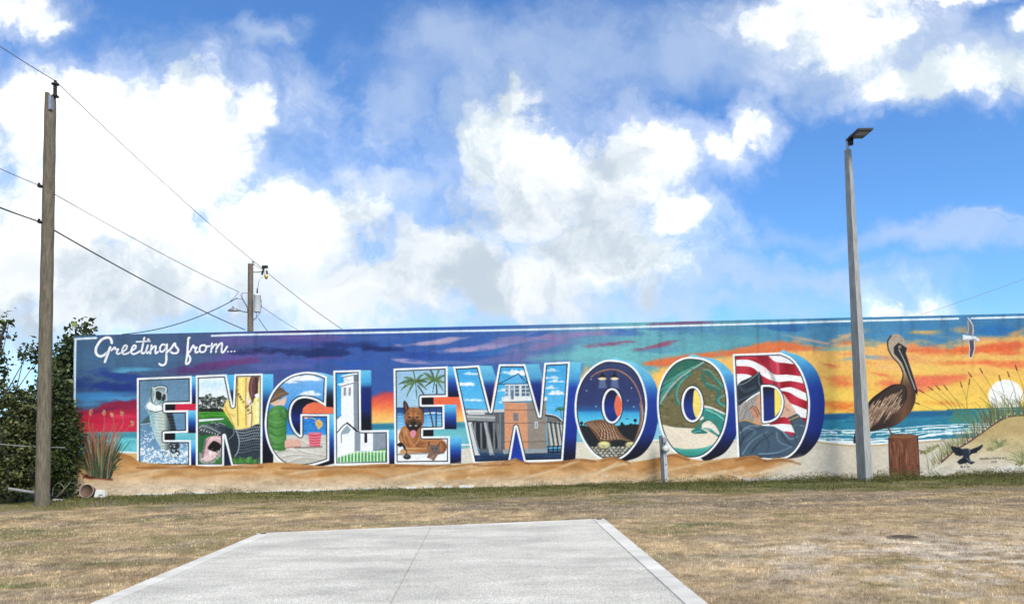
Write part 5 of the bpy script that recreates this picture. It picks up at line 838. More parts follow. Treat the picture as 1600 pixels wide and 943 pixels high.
# grass: dry clipped blades, weeds along the wall
PADX0, PADX1 = -3.81, 1.43
def pad_far(x): return 11.10 + (x - PADX0) / (PADX1 - PADX0) * .82
def skew(x, y): return x + (11.5 - y) * .018
gr = np.random.default_rng(12)
def blades(n, xr, yr, hmin, hmax, wd, flat, seed, colour=None, dens=None, dry=1.0):
    r = np.random.default_rng(seed); x = r.uniform(*xr, n); y = r.uniform(*yr, n)
    mg = .02 - r.random(n) ** 3 * .06; keep = ~((x - (11.5 - y) * .018 > PADX0 - mg) & (x - (11.5 - y) * .018 < PADX1 + mg) & (y < pad_far(x) + mg)) & (np.abs(x) < y * .75 + 1.2)
    if dens is not None: keep &= r.random(n) < dens(x, y)
    x, y = x[keep], y[keep]; n = len(x); h = r.uniform(hmin, hmax, n); a = r.uniform(0, 2 * np.pi, n); lean = flat * r.random(n) ** .5
    z = ground_h(x, y) - .014; z = np.where((x - (11.5 - y) * .018 > PADX0 - .005) & (x - (11.5 - y) * .018 < PADX1 + .005) & (y < pad_far(x) + .005), .024, z); dx = np.cos(a); dy = np.sin(a); w = wd * r.uniform(.6, 1.3, n) * (.75 + .03 * y)
    p0 = np.stack([x - dy * w, y + dx * w, z], -1); p1 = np.stack([x + dy * w, y - dx * w, z], -1); p2 = np.stack([x + dx * h * lean, y + dy * h * lean, z + h * np.sqrt(np.clip(1 - (lean * .9) ** 2, .08, 1))], -1)
    V = np.stack([p0, p1, p2], 1).reshape(-1, 3); F = np.arange(3 * n).reshape(-1, 3)
    c = (ground_colour(x, y) if colour is None else colour(x, y, r)) * r.uniform(.6, 1.3, n)[:, None]
    return V, F, np.repeat(c, 3, 0)
def join(ls):
    V = []; F = []; C = []; k = 0
    for v, f, c in ls: V.append(v); F.append(f + k); C.append(c); k += len(v)
    return np.concatenate(V), np.concatenate(F), np.concatenate(C)
grass_m = mat('grass_blades', (1, 1, 1), .9, var=.2, scale=3., bump=0, attr='paint', spec=.15, trans=.25)
def dry_c(x, y, r):
    c = ground_colour(x, y); t = r.random(len(x))[:, None]; cl = np.clip((fbm(x * 6, y * 6, 161, 4) - .5) * 2.6 + 1, .4, 1.6)[:, None]; return (c * .55 + np.array([.68, .53, .33]) * .45 * (.3 + 1.4 * t)) * cl * 1.1
V, F, C = join([blades(230000, (-9, 9), (5.2, 9.5), .012, .042, .0022, 1.0, 1, dry_c), blades(190000, (-13, 12.5), (9.5, 15.2), .015, .048, .0024, 1.0, 2, dry_c), blades(70000, (-14.5, 14), (15.2, 19.28), .015, .06, .0022, .9, 3)])
def litter(n, seed):   # dead leaves, twigs and shell chips
    r = np.random.default_rng(seed); y = r.uniform(5.5, 18.5, n); x = r.uniform(-1, 1, n) * (y * .72); k = ~((x - (11.5 - y) * .018 > PADX0) & (x - (11.5 - y) * .018 < PADX1) & (y < pad_far(x))); x, y = x[k], y[k]; n = len(x)
    z = ground_h(x, y) + r.uniform(.004, .02, n); a = r.uniform(0, 6.28, n); s_ = r.uniform(.006, .022, n) * (.6 + .04 * y); P = np.stack([x, y, z], -1); d1 = np.stack([np.cos(a), np.sin(a), r.uniform(-.3, .5, n)], -1) * s_[:, None]; d2 = np.stack([-np.sin(a), np.cos(a), r.uniform(-.3, .5, n)], -1) * s_[:, None] * .5
    c = np.where(r.random(n)[:, None] < .45, np.array([[.66, .60, .50]]), np.array([[.10, .06, .03]])) * r.uniform(.6, 1.2, n)[:, None]
    return np.stack([P - d1, P + d2, P + d1], 1).reshape(-1, 3), np.arange(3 * n).reshape(-1, 3), np.repeat(c, 3, 0)
V, F, C = join([(V, F, C), litter(9000, 77)])
tag(link('dry_grass', quick_mesh('dry_grass', V, F, C), grass_m), 'short dry straw coloured grass covering the lot before the mural wall', 'grass', kind='stuff')
def weed_c(x, y, r):
    t = r.random(len(x))[:, None]; return np.array([.062, .082, .024]) * (1 - t) + np.array([.25, .23, .09]) * t
wd_d = lambda x, y: np.clip((y - 15.8) / 2.8, 0, 1) * (.06 + .94 * np.clip((fbm(x * .9, y * 1.3, 151, 4) - .5) * 4.5 + .45, 0, 1)) * np.where(x > 1., 1., .55)
V, F, C = join([blades(110000, (-11.4, 14.6), (16.2, 19.27), .02, .085, .006, .8, 5, weed_c, wd_d)])
def tuft(cx, cy, rad, n, h, seed, spread=1.):
    r = np.random.default_rng(seed); a = r.uniform(0, 2 * np.pi, n); q = rad * np.sqrt(r.random(n)); x = cx + np.cos(a) * q * spread; y = np.minimum(cy + np.sin(a) * q * .6, 19.26)
    hh = h * np.clip(1 - (q / rad) ** 2, .1, 1) * r.random(n); z = ground_h(x, y) + hh; s = r.uniform(.012, .03, n)
    d1 = r.normal(size=(n, 3)); d1 /= np.linalg.norm(d1, axis=1)[:, None]; d2 = np.cross(d1, r.normal(size=(n, 3))); d2 /= np.linalg.norm(d2, axis=1)[:, None]
    P = np.stack([x, y, z], -1); Vv = np.stack([P - d1 * s[:, None], P + d2 * s[:, None] * .55, P + d1 * s[:, None]], 1); Vv[..., 1] = np.minimum(Vv[..., 1], 19.285)
    return Vv.reshape(-1, 3), np.arange(3 * n).reshape(-1, 3), np.repeat(weed_c(x, y, r) * r.uniform(.6, 1.3, n)[:, None], 3, 0)
tl = [(V, F, C)]
for i in range(70):
    x = gr.uniform(-9, 14.3) if i < 30 else gr.uniform(2, 14.3); y = gr.uniform(18.3, 19.2); tl.append(tuft(x, y, gr.uniform(.15, .5), 260, gr.uniform(.06, .22), 300 + i, 1.5))
for i, (x, y, q, h) in enumerate([(8.3, 18.5, .5, .22), (9.2, 18.6, .5, .25), (7.7, 18.9, .5, .25), (9.7, 18.9, .6, .3), (10.4, 19.0, .5, .26), (8.9, 18.2, .4, .14), (4.4, 18.8, .5, .2), (3.6, 18.9, .45, .18), (12.6, 19.0, .7, .26), (11.8, 19.1, .5, .2), (5.3, 19.0, .5, .2)]): tl.append(tuft(x, y, q, 900, h, 400 + i, 1.3))
V, F, C = join(tl)
tag(link('ground_weeds', quick_mesh('ground_weeds', V, F, C), grass_m), 'low green weeds growing along the foot of the mural wall', 'weeds', kind='stuff')
# ----------------------------------------------------------------------------------------------
# CONCRETE PAD
# ----------------------------------------------------------------------------------------------
def concrete(name, base, spk, rough=.9):
    m = mat(name, base, rough, var=.16, scale=1.3, bump=.35, bscale=90., spec=.2); N = m.node_tree.nodes; L = m.node_tree.links; b = N['Principled BSDF']
    src = b.inputs['Base Color'].links[0].from_socket; t = N.new('ShaderNodeTexCoord'); n = N.new('ShaderNodeTexNoise'); n.inputs['Scale'].default_value = 70; n.inputs['Detail'].default_value = 3; n.inputs['Roughness'].default_value = .8; L.new(t.outputs['Object'], n.inputs['Vector'])
    mr = N.new('ShaderNodeMapRange'); L.new(n.outputs[0], mr.inputs[0]); mr.inputs[1].default_value = .36; mr.inputs[2].default_value = .64; mr.inputs[3].default_value = 1 - spk; mr.inputs[4].default_value = 1 + spk * .6
    mx = N.new('ShaderNodeMix'); mx.data_type = 'RGBA'; mx.blend_type = 'MULTIPLY'; mx.inputs[0].default_value = 1; L.new(src, mx.inputs[6]); L.new(mr.outputs[0], mx.inputs[7]); 
    n3 = N.new('ShaderNodeTexNoise'); n3.inputs['Scale'].default_value = 1.0; n3.inputs['Detail'].default_value = 7; n3.inputs['Roughness'].default_value = .68; mp3 = N.new('ShaderNodeMapping'); mp3.inputs['Scale'].default_value = (.55, 1.5, 1); L.new(t.outputs['Object'], mp3.inputs[0]); L.new(mp3.outputs[0], n3.inputs['Vector'])
    r3_ = N.new('ShaderNodeMapRange'); L.new(n3.outputs[0], r3_.inputs[0]); r3_.inputs[1].default_value = .36; r3_.inputs[2].default_value = .62; r3_.inputs[3].default_value = .74; r3_.inputs[4].default_value = 1.08
    v = N.new('ShaderNodeTexVoronoi'); v.inputs['Scale'].default_value = 2.2; L.new(t.outputs['Object'], v.inputs['Vector']); r4 = N.new('ShaderNodeMapRange'); L.new(v.outputs['Distance'], r4.inputs[0]); r4.inputs[1].default_value = .02; r4.inputs[2].default_value = .05; r4.inputs[3].default_value = .6; r4.inputs[4].default_value = 1.
    mm = N.new('ShaderNodeMath'); mm.operation = 'MULTIPLY'; L.new(r3_.outputs[0], mm.inputs[0]); L.new(r4.outputs[0], mm.inputs[1])
    mx2 = N.new('ShaderNodeMix'); mx2.data_type = 'RGBA'; mx2.blend_type = 'MULTIPLY'; mx2.inputs[0].default_value = 1; L.new(mx.outputs[2], mx2.inputs[6]); L.new(mm.outputs[0], mx2.inputs[7]); L.new(mx2.outputs[2], b.inputs['Base Color']); return m
agg = concrete('exposed_aggregate_concrete', (.63, .605, .525), .5); smoothc = concrete('smooth_concrete', (.68, .655, .585), .10); 
pad = bpy.data.objects.new('concrete_pad', None); COL.objects.link(pad); tag(pad, kind='structure')
BW = .185; ZT = .028
def slab(name, poly, m, z=ZT, label=None):
    n = len(poly); me = bpy.data.meshes.new(name); bm = bmesh.new(); t = [bm.verts.new((skew(a, b), b, z)) for a, b in poly]; bm.faces.new(t); r = bmesh.ops.extrude_face_region(bm, geom=bm.faces[:]); 
    for v in r['geom']:
        if isinstance(v, bmesh.types.BMVert): v.co.z = -.1
    bmesh.ops.recalc_face_normals(bm, faces=bm.faces[:]); 
    te = [e for e in bm.edges if all(abs(v.co.z - z) < 1e-5 for v in e.verts)]; bmesh.ops.bevel(bm, geom=te, offset=.006, segments=2, affect='EDGES'); bm.to_mesh(me); bm.free()
    o = link(name, me, m, pad)
    if label: o['label'] = label
    return o
J0 = gnd(672, 828); J1 = gnd(612, 943); js = (J1.x - J0.x) / (J1.y - J0.y); jx = lambda y: J0.x + js * (y - J0.y) - (11.5 - y) * .018
Y0 = 2.2; fi = lambda x: pad_far(x) - .13; g_ = .002
slab('edge_band', [(PADX0, Y0), (PADX0 + BW, Y0), (PADX0 + BW, pad_far(PADX0 + BW)), (PADX0, pad_far(PADX0))], smoothc)
slab('edge_band', [(PADX1 - BW, Y0), (PADX1, Y0), (PADX1, pad_far(PADX1)), (PADX1 - BW, pad_far(PADX1 - BW))], smoothc)
slab('edge_band', [(PADX0 + BW + g_, fi(PADX0 + BW)), (PADX1 - BW - g_, fi(PADX1 - BW)), (PADX1 - BW - g_, pad_far(PADX1 - BW)), (PADX0 + BW + g_, pad_far(PADX0 + BW))], smoothc)
a0, a1 = PADX0 + BW + g_, PADX1 - BW - g_
ym = lambda x: 8.62 + (x - a0) * .10
yj = fi(jx(11)); 
slab('slab', [(a0, Y0), (jx(Y0) - g_, Y0), (jx(ym(-1.3)) - g_, ym(-1.3) - g_), (a0, ym(a0) - g_)], agg, ZT - .003); slab('slab', [(a0, ym(a0)), (jx(ym(-1.3)) - g_, ym(-1.3)), (jx(yj) - g_, fi(jx(yj)) - g_), (a0, fi(a0) - g_)], agg, ZT - .003)
slab('slab', [(jx(Y0) + g_, Y0), (a1, Y0), (a1, ym(a1) - g_), (jx(ym(-1.3)) + g_, ym(-1.3) - g_)], agg, ZT - .003); slab('slab', [(jx(ym(-1.3)) + g_, ym(-1.3)), (a1, ym(a1)), (a1, fi(a1) - g_), (jx(yj) + g_, fi(jx(yj)) - g_)], agg, ZT - .003)
rust = mat('rusty_steel', (.10, .07, .05), .8, metal=.3, scale=20)
for (x, y) in [(PADX0 + .09, pad_far(PADX0) - .07), (PADX1 - .1, pad_far(PADX1) - .09)]: MB().lathe([(.001, .006), (.04, .006), (.045, .003), (.045, -.01)], n=14).build('anchor_plate', rust, pad, (x, y, ZT + .001))
# ----------------------------------------------------------------------------------------------
# THE BUILDING AND ITS MURAL
# ----------------------------------------------------------------------------------------------
LIN = (srgb(IMG) * .80).astype(np.float32)
paint = mat('mural_paint', (1, 1, 1), .72, var=.07, scale=1.1, bump=.55, bscale=38., attr='paint', spec=.25)
plain = mat('painted_stucco', (.10, .16, .26), .85, var=.2, scale=2., bump=.5, bscale=40.); roofm = mat('roof_membrane', (.55, .55, .53), .9, var=.2, scale=1.5)
bld = empty('mural_building', (0, WALL_Y, 0), 'long low flat roofed building whose front wall carries a painted greetings postcard mural', 'building')
VG = np.stack([GX, np.zeros_like(GX), GZ], -1).reshape(-1, 3); LC = LIN.reshape(-1, 3)
vi = np.arange(NR * NC).reshape(NR, NC); FQ = np.stack([vi[1:, :-1], vi[1:, 1:], vi[:-1, 1:], vi[:-1, :-1]], -1).reshape(-1, 4); FID = PID[:-1, :-1].ravel()
def piece(name, ids, parent, label=None):
    f = FQ[np.isin(FID, ids)]
    if not len(f): return None
    u, inv = np.unique(f.ravel(), return_inverse=True); o = link(name, quick_mesh(name, VG[u], inv.reshape(-1, 4), LC[u]), paint, parent)
    if label: o['label'] = label
    return o
wall = piece('front_wall', [0, 31], bld, 'wall painted with sunset sky, sea and sand dunes')
piece('painted_border', [1], wall); piece('painted_title', [2], wall, 'white brush script reading Greetings from')
for i, t in [(11, 'painted letter E with a leaping silver fish'), (12, 'painted letter N with golf green, yellow feathers and alligator'), (13, 'painted letter G with a child in green on the beach'), (14, 'painted letter L with a white church'), (15, 'painted letter E with a brown dog under palms'), (16, 'painted letter W with a bridge tender house'), (17, 'painted letter O with a ribbed shell at night'), (18, 'painted letter O with an island seen from the air'), (19, 'painted letter D with a flag and a saluting man')]: piece('painted_letter', [i], wall, t)
piece('painted_grass', [21], wall, 'painted clump of dark grass with red seed heads'); piece('painted_sun', [30], wall, 'painted white setting sun'); piece('painted_sea_oats', [33], wall, 'painted sea oats on the dune crest'); piece('painted_post', [34], wall, 'painted brown wooden post')
piece('painted_pelican', [35], wall, 'painted brown pelican on the post'); piece('painted_gull', [36], wall, 'painted white gull in flight'); piece('painted_crow', [37], wall, 'painted black crow'); tag(piece('painted_signature', [38], wall), kind='stuff')
MB().box((WX0 + .12, 7.0, WZ1 / 2 - .002), (.238, 13.99, WZ1 - .004)).build('side_wall', plain, bld); MB().box((WX1 - .12, 7.0, WZ1 / 2 - .002), (.238, 13.99, WZ1 - .004)).build('side_wall', plain, bld); MB().box(((WX0 + WX1) / 2, 13.85, WZ1 / 2 - .005), (WX1 - WX0 - .5, .24, WZ1 - .01)).build('rear_wall', plain, bld)
MB().box(((WX0 + WX1) / 2, .105, WZ1 / 2 - .004), (WX1 - WX0 - .5, .2, WZ1 - .008)).build('wall_core', plain, bld); MB().box(((WX0 + WX1) / 2, 7.0, 3.85), (WX1 - WX0 - .5, 13.4, .2)).build('roof', roofm, bld)
white_m = mat('whitewashed_concrete', (.72, .71, .67), .9, var=.3, scale=6.)
fo = MB(); x = -9.8
while x < -4.6:
    L_ = R_.uniform(.3, .8); fo.box((x + L_ / 2, -.022, .045), (L_ * .97, .04, R_.uniform(.05, .085))); x += L_
fo.build('footing', white_m, bld); f2 = MB(); x = -4.4
while x < -1.2:
    L_ = R_.uniform(.2, .5); f2.box((x + L_ / 2, -.018, .06), (L_ * .8, .032, R_.uniform(.05, .08))); x += L_ * 1.3
tag(f2.build('footing', white_m, bld), kind='stuff')
stripm = mat('weathered_concrete', (.42, .40, .36), .95, var=.4, scale=7.)
p0 = atY(1160, 742, 19.1); p1 = atY(1272, 741, 19.1); MBs = MB().box((0, 0, 0), ((p1 - p0).length, .12, .09)); tag(MBs.build('concrete_curb', stripm, loc=((p0.x + p1.x) / 2, 19.12, .075)), 'short weathered concrete curb lying at the wall foot below the letter D', 'curb')
p0 = atY(1562, 742, 19.15); tag(MB().box((0, 0, 0), (3.2, .10, .10)).build('concrete_curb', mat('dark_weathered_concrete', (.12, .115, .11), .95, var=.4, scale=6.), loc=(p0.x + 1.6, 19.17, .06)), 'dark low curb along the wall foot below the painted dune at right edge', 'curb')
# ----------------------------------------------------------------------------------------------
# POLES, WIRES, LAMP
# ----------------------------------------------------------------------------------------------
wood = mat('weathered_pole_wood', (.185, .160, .115), .95, col2=(.085, .074, .052), scale=16., bump=.9, bscale=46., stretch=(1.6, 1.6, .22)); wood2 = mat('old_pole_wood', (.20, .165, .13), .95, col2=(.09, .075, .06), scale=14., bump=.6, bscale=40., stretch=(1.6, 1.6, .25))
blackm = mat('black_rubber', (.02, .02, .022), .5, bump=0); steel = mat('galvanised_steel', (.40, .41, .42), .45, metal=.75, var=.25, scale=12., bump=.1); wirem = mat('bare_wire', (.16, .16, .165), .5, metal=.3, bump=0); cablem = mat('black_cable', (.03, .03, .032), .6, bump=0); porc = mat('white_porcelain', (.62, .60, .55), .35, bump=0); canm = mat('transformer_paint', (.55, .57, .58), .5, var=.15, scale=8., bump=.1); brass = mat('brass_fitting', (.62, .42, .06), .4, metal=.6, bump=0)
pb = gnd(66, 790); PB = Vector((pb.x, pb.y, 0)); ptop = atY(78, 147, pb.y).z
up = empty('utility_pole', PB, 'tall weathered wooden utility pole with black insulator beside the hedge at left', 'utility pole')
prof = []; nz = 40; n_ = 20; vs = []; fs = []
for i in range(nz + 1):
    t = i / nz; z = -.3 + (ptop + .3) * t; r = .156 - .036 * t + .003 * math.sin(i * 1.7)
    for k in range(n_):
        a = 2 * math.pi * k / n_; rr = r * (1 + .02 * math.sin(3 * a + z * .8) + .012 * math.sin(7 * a + z)); zz_ = z - (max(0, math.cos(a - .2)) * .17 if i == nz else 0); vs.append((rr * math.cos(a) + .035 * t, rr * math.sin(a), zz_))
for i in range(nz): fs += [(i * n_ + k, i * n_ + (k + 1) % n_, (i + 1) * n_ + (k + 1) % n_, (i + 1) * n_ + k) for k in range(n_)]
mb = MB().add(vs, fs, True); mb.add(vs[-n_:], [tuple(range(n_))]); mb.build('shaft', wood, up)
def insul(parent, loc, h=.32, r=.075, m=blackm, n=5):
    pr = [(.02, -.12), (.02, 0), (r, .01), (r, .03), (.035, .05)]
    for i in range(n): z = .06 + i * (h - .12) / n; pr += [(.035, z), (r * .62, z + .012), (.035, z + .026)]
    pr += [(.035, h - .05), (r, h - .035), (r, h - .015), (.03, h), (.03, h + .07), (.001, h + .08)]
    return MB().lathe(pr, n=12).build('insulator', m, parent, loc)
ins = atY(86, 152, PB.y) - PB; insul(up, ins, .34, .085); MB().box((0, 0, 0), (.06, .10, .34)).build('bracket', steel, up, (ins.x - .03, -.10, ins.z - .18))
WT = PB + ins + Vector((0, 0, .40))
for px, py, s in ((63, 291, .05), (63, 347, .045)):
    c = atY(px, py, PB.y - .12) - PB; b = MB().box((0, 0, 0), (.09, .10, s)); b.box((-.03, 0, .035), (.035, .05, .09)); b.build('clamp', blackm, up, c)
FY = 36.
fb_ = atY(391, 515, FY); ft = atY(394, 412, FY); FP = Vector((fb_.x, FY, 0))
fp = empty('utility_pole', FP, 'distant wooden utility pole with grey transformer standing behind the mural building', 'utility pole')
MB().tube([(0, 0, -.3), (0, 0, ft.z * .5), (.02, 0, ft.z)], .17, 14, .125).build('shaft', wood2, fp)
L3 = lambda px, py, dy=0.: atY(px, py, FY + dy) - FP
insul(fp, L3(395.5, 413), .16, .09, porc, 2)
tcan = L3(402, 487.5, -.22); MB().lathe([(.001, 0), (.165, 0), (.17, .02), (.17, .80), (.178, .81), (.178, .86), (.10, .92), (.001, .93)], n=18).build('transformer_can', canm, fp, tcan); MB().lathe([(.035, 0), (.05, .03), (.03, .06), (.045, .09), (.025, .13), (.035, .16), (.015, .26), (.001, .27)], n=10).build('bushing', blackm, fp, tcan + Vector((0, 0, .92)))
MB().tube([L3(396, 425), L3(404, 425, -.1), L3(409, 424, -.2)], .025, 6).build('cutout_arm', steel, fp)
cu = L3(414, 430, -.25); MB().box((.0, 0, .42), (.26, .16, .12)).box((-.1, 0, .2), (.07, .09, .36), Matrix.Rotation(.3, 3, 'Y')).box((.08, 0, .15), (.09, .09, .16)).build('fuse_cutout', blackm, fp, cu); MB().tube([(.02, 0, .3), (.02, 0, -.05)], .07, 10).build('fuse_tube', porc, fp, cu); MB().lathe([(.001, -.22), (.05, -.2), (.09, -.1), (.10, -.04), (.001, -.02)], n=10).build('arrester', brass, fp, cu + Vector((.06, 0, .02)))
MB().tube([L3(410, 432, -.2), L3(404, 440, -.2), L3(402.5, 452, -.2)], .012, 5).tube([L3(396, 413), L3(405, 418, -.1), L3(412, 422, -.25)], .010, 5).build('jumper_wire', cablem, fp)
MB().tube([L3(388, 488), L3(378, 486, -.3), L3(369, 483, -.6)], .028, 6).build('lamp_arm', steel, fp); MB().lathe([(.001, .1), (.10, .09), (.19, .02), (.22, -.03), (.001, -.05)], n=12, M=Matrix.Scale(1.35, 3, Vector((1, 0, 0)))).build('lamp_head', steel, fp, L3(365, 484.5, -.65)); MB().tube([(0, 0, 0), (0, 0, .14)], .05, 8).build('photocell', steel, fp, L3(364, 482.5, -.65))
MB().tube([L3(391, 457), L3(384, 457, -.1), L3(377, 457, -.2)], .03, 6).build('neutral_bracket', steel, fp)
for pts in ([(378, 456), (379, 466), (386, 478), (388, 487)], [(376, 460), (380, 470), (387, 480)], [(407, 465), (409, 475), (405, 490), (396, 499)], [(400, 487), (401, 496), (396, 500)], [(370, 467), (380, 468), (386, 482), (388, 496)]): MB().tube([L3(*p, -.15) for p in smooth(pts)], .011, 5).build('drop_wire', cablem, fp)
def wire(a, b, sag, r, m, label, n=26, r2=None):
    a, b = Vector(a), Vector(b); pts = [a.lerp(b, i / n) - Vector((0, 0, sag * 4 * (i / n) * (1 - i / n))) - a for i in range(n + 1)]
    return tag(MB().tube(pts, r, 6, r2).build('overhead_wire', m, loc=a), label, 'wire')
FT = FP + L3(396.5, 408)
N1 = PB + (atY(60, 289, PB.y - .13) - PB); N2 = PB + (atY(61, 346, PB.y - .13) - PB); FN = FP + L3(374, 456, -.2); FC = FP + L3(383, 515, -.17)
wire(WT, FT, .12, .010, wirem, 'bare top wire between the tall pole insulator and the far pole top', r2=.014); wire(N1, FN, .10, .009, wirem, 'middle thin wire running from the tall pole to the bracket of the far pole', r2=.013); wire(N2, FC, .14, .017, cablem, 'thick black cable below the two thin wires between the poles', r2=.02)
for a, px, py, Y_, r, m, t in ((WT, -60, 33, 14.2, .009, wirem, 'bare top wire leaving the tall pole insulator towards the upper left'), (N1, -60, 235, 14.2, .008, wirem, 'middle thin wire leaving the tall pole towards the left edge'), (N2, -60, 300, 14.2, .016, cablem, 'thick black cable leaving the tall pole towards the left edge')): wire(a, atY(px, py, Y_), .02, r, m, t)
wire(FT, atY(560, 530, 52), .2, .014, wirem, 'top wire running from the far pole down to the right behind the building', r2=.02); wire(FP + L3(408, 478, -.1), atY(490, 528, 50), .1, .012, wirem, 'lower wire running from the transformer to the right behind the building')
wire(FP + L3(371, 465, -.2), atY(190, 522, 34), .35, .022, cablem, 'black service cable sagging from the far pole left towards the wall top'); wire(FP + L3(372, 457, -.2), FP + L3(360, 470, -.3), .03, .012, cablem, 'short black tail of cable at the far pole bracket'); wire(FP + L3(404, 497, -.1), FP + L3(420, 520, 1.), .02, .016, cablem, 'short cable dropping from below the transformer behind the wall top')
wire(atY(1440, 491, 44), atY(1640, 421, 44), .05, .012, wirem, 'thin single wire crossing the sky above the painted gull')
# light pole
lp = gnd(1352, 753); LP = Vector((lp.x, lp.y, 0)); lh = atY(1330, 234, LP.y).z
lpole = empty('light_pole', LP, 'tall square concrete light pole with flat black lamp head in front of painted pelican', 'light pole')
polec = mat('pole_concrete', (.36, .365, .35), .85, col2=(.22, .225, .21), scale=5., bump=.3, bscale=70., stretch=(3, 3, .5))
me = bpy.data.meshes.new('shaft'); bm = bmesh.new(); rz = math.radians(27); rings = []
for i in range(9):
    t = i / 8; hw = .132 - .068 * t; z = -.3 + (lh + .3) * t; rings.append([bm.verts.new((hw * (a * math.cos(rz) - b * math.sin(rz)), hw * (a * math.sin(rz) + b * math.cos(rz)), z)) for a, b in ((-1, -1), (1, -1), (1, 1), (-1, 1))])
for i in range(8):
    for k in range(4): bm.faces.new((rings[i][k], rings[i][(k + 1) % 4], rings[i + 1][(k + 1) % 4], rings[i + 1][k]))
bm.faces.new(rings[-1]); bm.faces.new(rings[0][::-1]); bmesh.ops.bevel(bm, geom=[e for e in bm.edges if abs(e.verts[0].co.z - e.verts[1].co.z) > .3], offset=.014, segments=2, affect='EDGES'); bm.to_mesh(me); bm.free(); link('shaft', me, polec, lpole)
MB().tube([(.0, 0, lh - .02), (0, 0, lh + .26)], .035, 12).build('tenon', steel, lpole); MB().box((.07, -.03, lh + .17), (.10, .09, .13)).box((.05, -.02, lh + .25), (.16, .10, .07)).build('mounting_arm', blackm, lpole)
hz = lh + .30; mbh = MB().box((.20, -.30, hz), (.37, .56, .05)); hd = mbh.build('lamp_head', mat('black_powder_coat', (.022, .022, .025), .55, var=.2, bump=.05), lpole)
ledm = mat('led_lens', (.05, .045, .04), .2, var=.3, scale=60., bump=.2)
MB().box((.20, -.38, hz - .031), (.27, .24, .010)).build('lens_panel', ledm, hd); MB().box((.20, -.10, hz + .04), (.24, .10, .03)).box((.20, -.24, hz + .04), (.24, .02, .03)).build('cooling_fins', blackm, hd)
# meter post
mp = atY(1039, 755, 18.95); MP = Vector((mp.x, 18.95, 0)); mh = 1.26
mpost = empty('meter_post', MP, 'short galvanised metal post with round gauge standing before the second letter O', 'utility post'); tl_ = Matrix.Rotation(math.radians(-1.2), 3, 'Y')
galv = mat('dull_galvanised', (.50, .52, .53), .6, metal=.2, var=.3, scale=9., bump=.15); dark = mat('dark_zinc_and_shade', (.13, .14, .15), .6, metal=.3, bump=.1)
MB().box((.025, -.02, mh / 2), (.085, .05, mh), tl_).build('post', galv, mpost); MB().box((-.055, .0, mh / 2), (.07, .06, mh + .02), tl_).build('shaded_channel', dark, mpost); MB().box((.03, -.055, mh - .1), (.10, .05, .13)).build('junction_box', mat('grey_box', (.30, .31, .32), .6, bump=.1), mpost); RX = Matrix.Rotation(math.pi / 2, 3, 'X')  # dark material on the left box paints the post's shaded side
MB().lathe([(.085, -.03), (.09, .03), (.08, .045), (.001, .046)], n=20, M=RX).build('gauge_body', galv, mpost, (.035, -.06, mh - .33)); MB().lathe([(.055, 0), (.06, .012), (.045, .016), (.001, .016)], n=20, M=RX).build('gauge_dial', mat('dial_face', (.62, .62, .55), .4, bump=0), mpost, (.035, -.107, mh - .33)); MB().tube([(.02, -.05, mh - .16), (.0, -.07, mh - .22), (.03, -.06, mh - .26)], .012, 6).build('conduit', blackm, mpost)
for z in (mh - .5, mh - .72, .16): MB().tube([(.035, -.045, z), (.035, -.06, z)], .014, 6).build('bolt', dark, mpost)
# ----------------------------------------------------------------------------------------------
# HEDGE AND TREES
# ----------------------------------------------------------------------------------------------
leafm = mat('leaf', (1, 1, 1), .5, var=.25, scale=2.5, bump=0, attr='paint', spec=.4, trans=.3); barkm = mat('bark', (.07, .056, .042), .95, col2=(.035, .03, .024), scale=20., bump=.6)
def foliage(lobes, n, size, c0, c1, seed, aspect=.55, gap=.35):
    r = np.random.default_rng(seed); Vv = []; vol = np.array([l[3] * l[4] * l[5] for l in lobes]); vol = (vol ** .8) / (vol ** .8).sum(); P = []; O = []
    for l, w in zip(lobes, vol):
        m = int(n * w); nc = max(8, m // 26); d = r.normal(size=(nc, 3)); d /= np.linalg.norm(d, axis=1)[:, None]; rad = r.uniform(.35, 1.05, nc) ** .6; cc = d * rad[:, None] * np.array(l[3:6]); cc = cc + np.array(l[:3])
        kk = r.integers(0, nc, m); P.append(cc[kk] + r.normal(size=(m, 3)) * size * 2.0); O.append(d[kk])
    P = np.concatenate(P); O = np.concatenate(O); m = len(P); nrm = O * .7 + r.normal(size=(m, 3)) * .8 + np.array([0, 0, .5]); nrm /= np.linalg.norm(nrm, axis=1)[:, None]
    a = np.cross(nrm, r.normal(size=(m, 3))); a /= np.linalg.norm(a, axis=1)[:, None]; b = np.cross(nrm, a); s = size * (r.uniform(.4, 1.25, m) + (r.random(m) < .15) * .6)[:, None]
    fold = nrm * s * .12
    Q = np.stack([P - a * s, P - b * s * aspect + fold, P + a * s, P + b * s * aspect + fold], 1).reshape(-1, 3); Q[:, 2] = np.maximum(Q[:, 2], .01)
    t = r.random(m)[:, None]; C = np.array(c0) * (1 - t) + np.array(c1) * t; C *= r.uniform(.5, 1.4, m)[:, None]; C = np.where(r.random(m)[:, None] < .12, C * 1.9, C)  # some leaves brightened: highlights put into the leaf colour
    return Q, np.arange(4 * m).reshape(-1, 4), np.repeat(C, 4, 0)
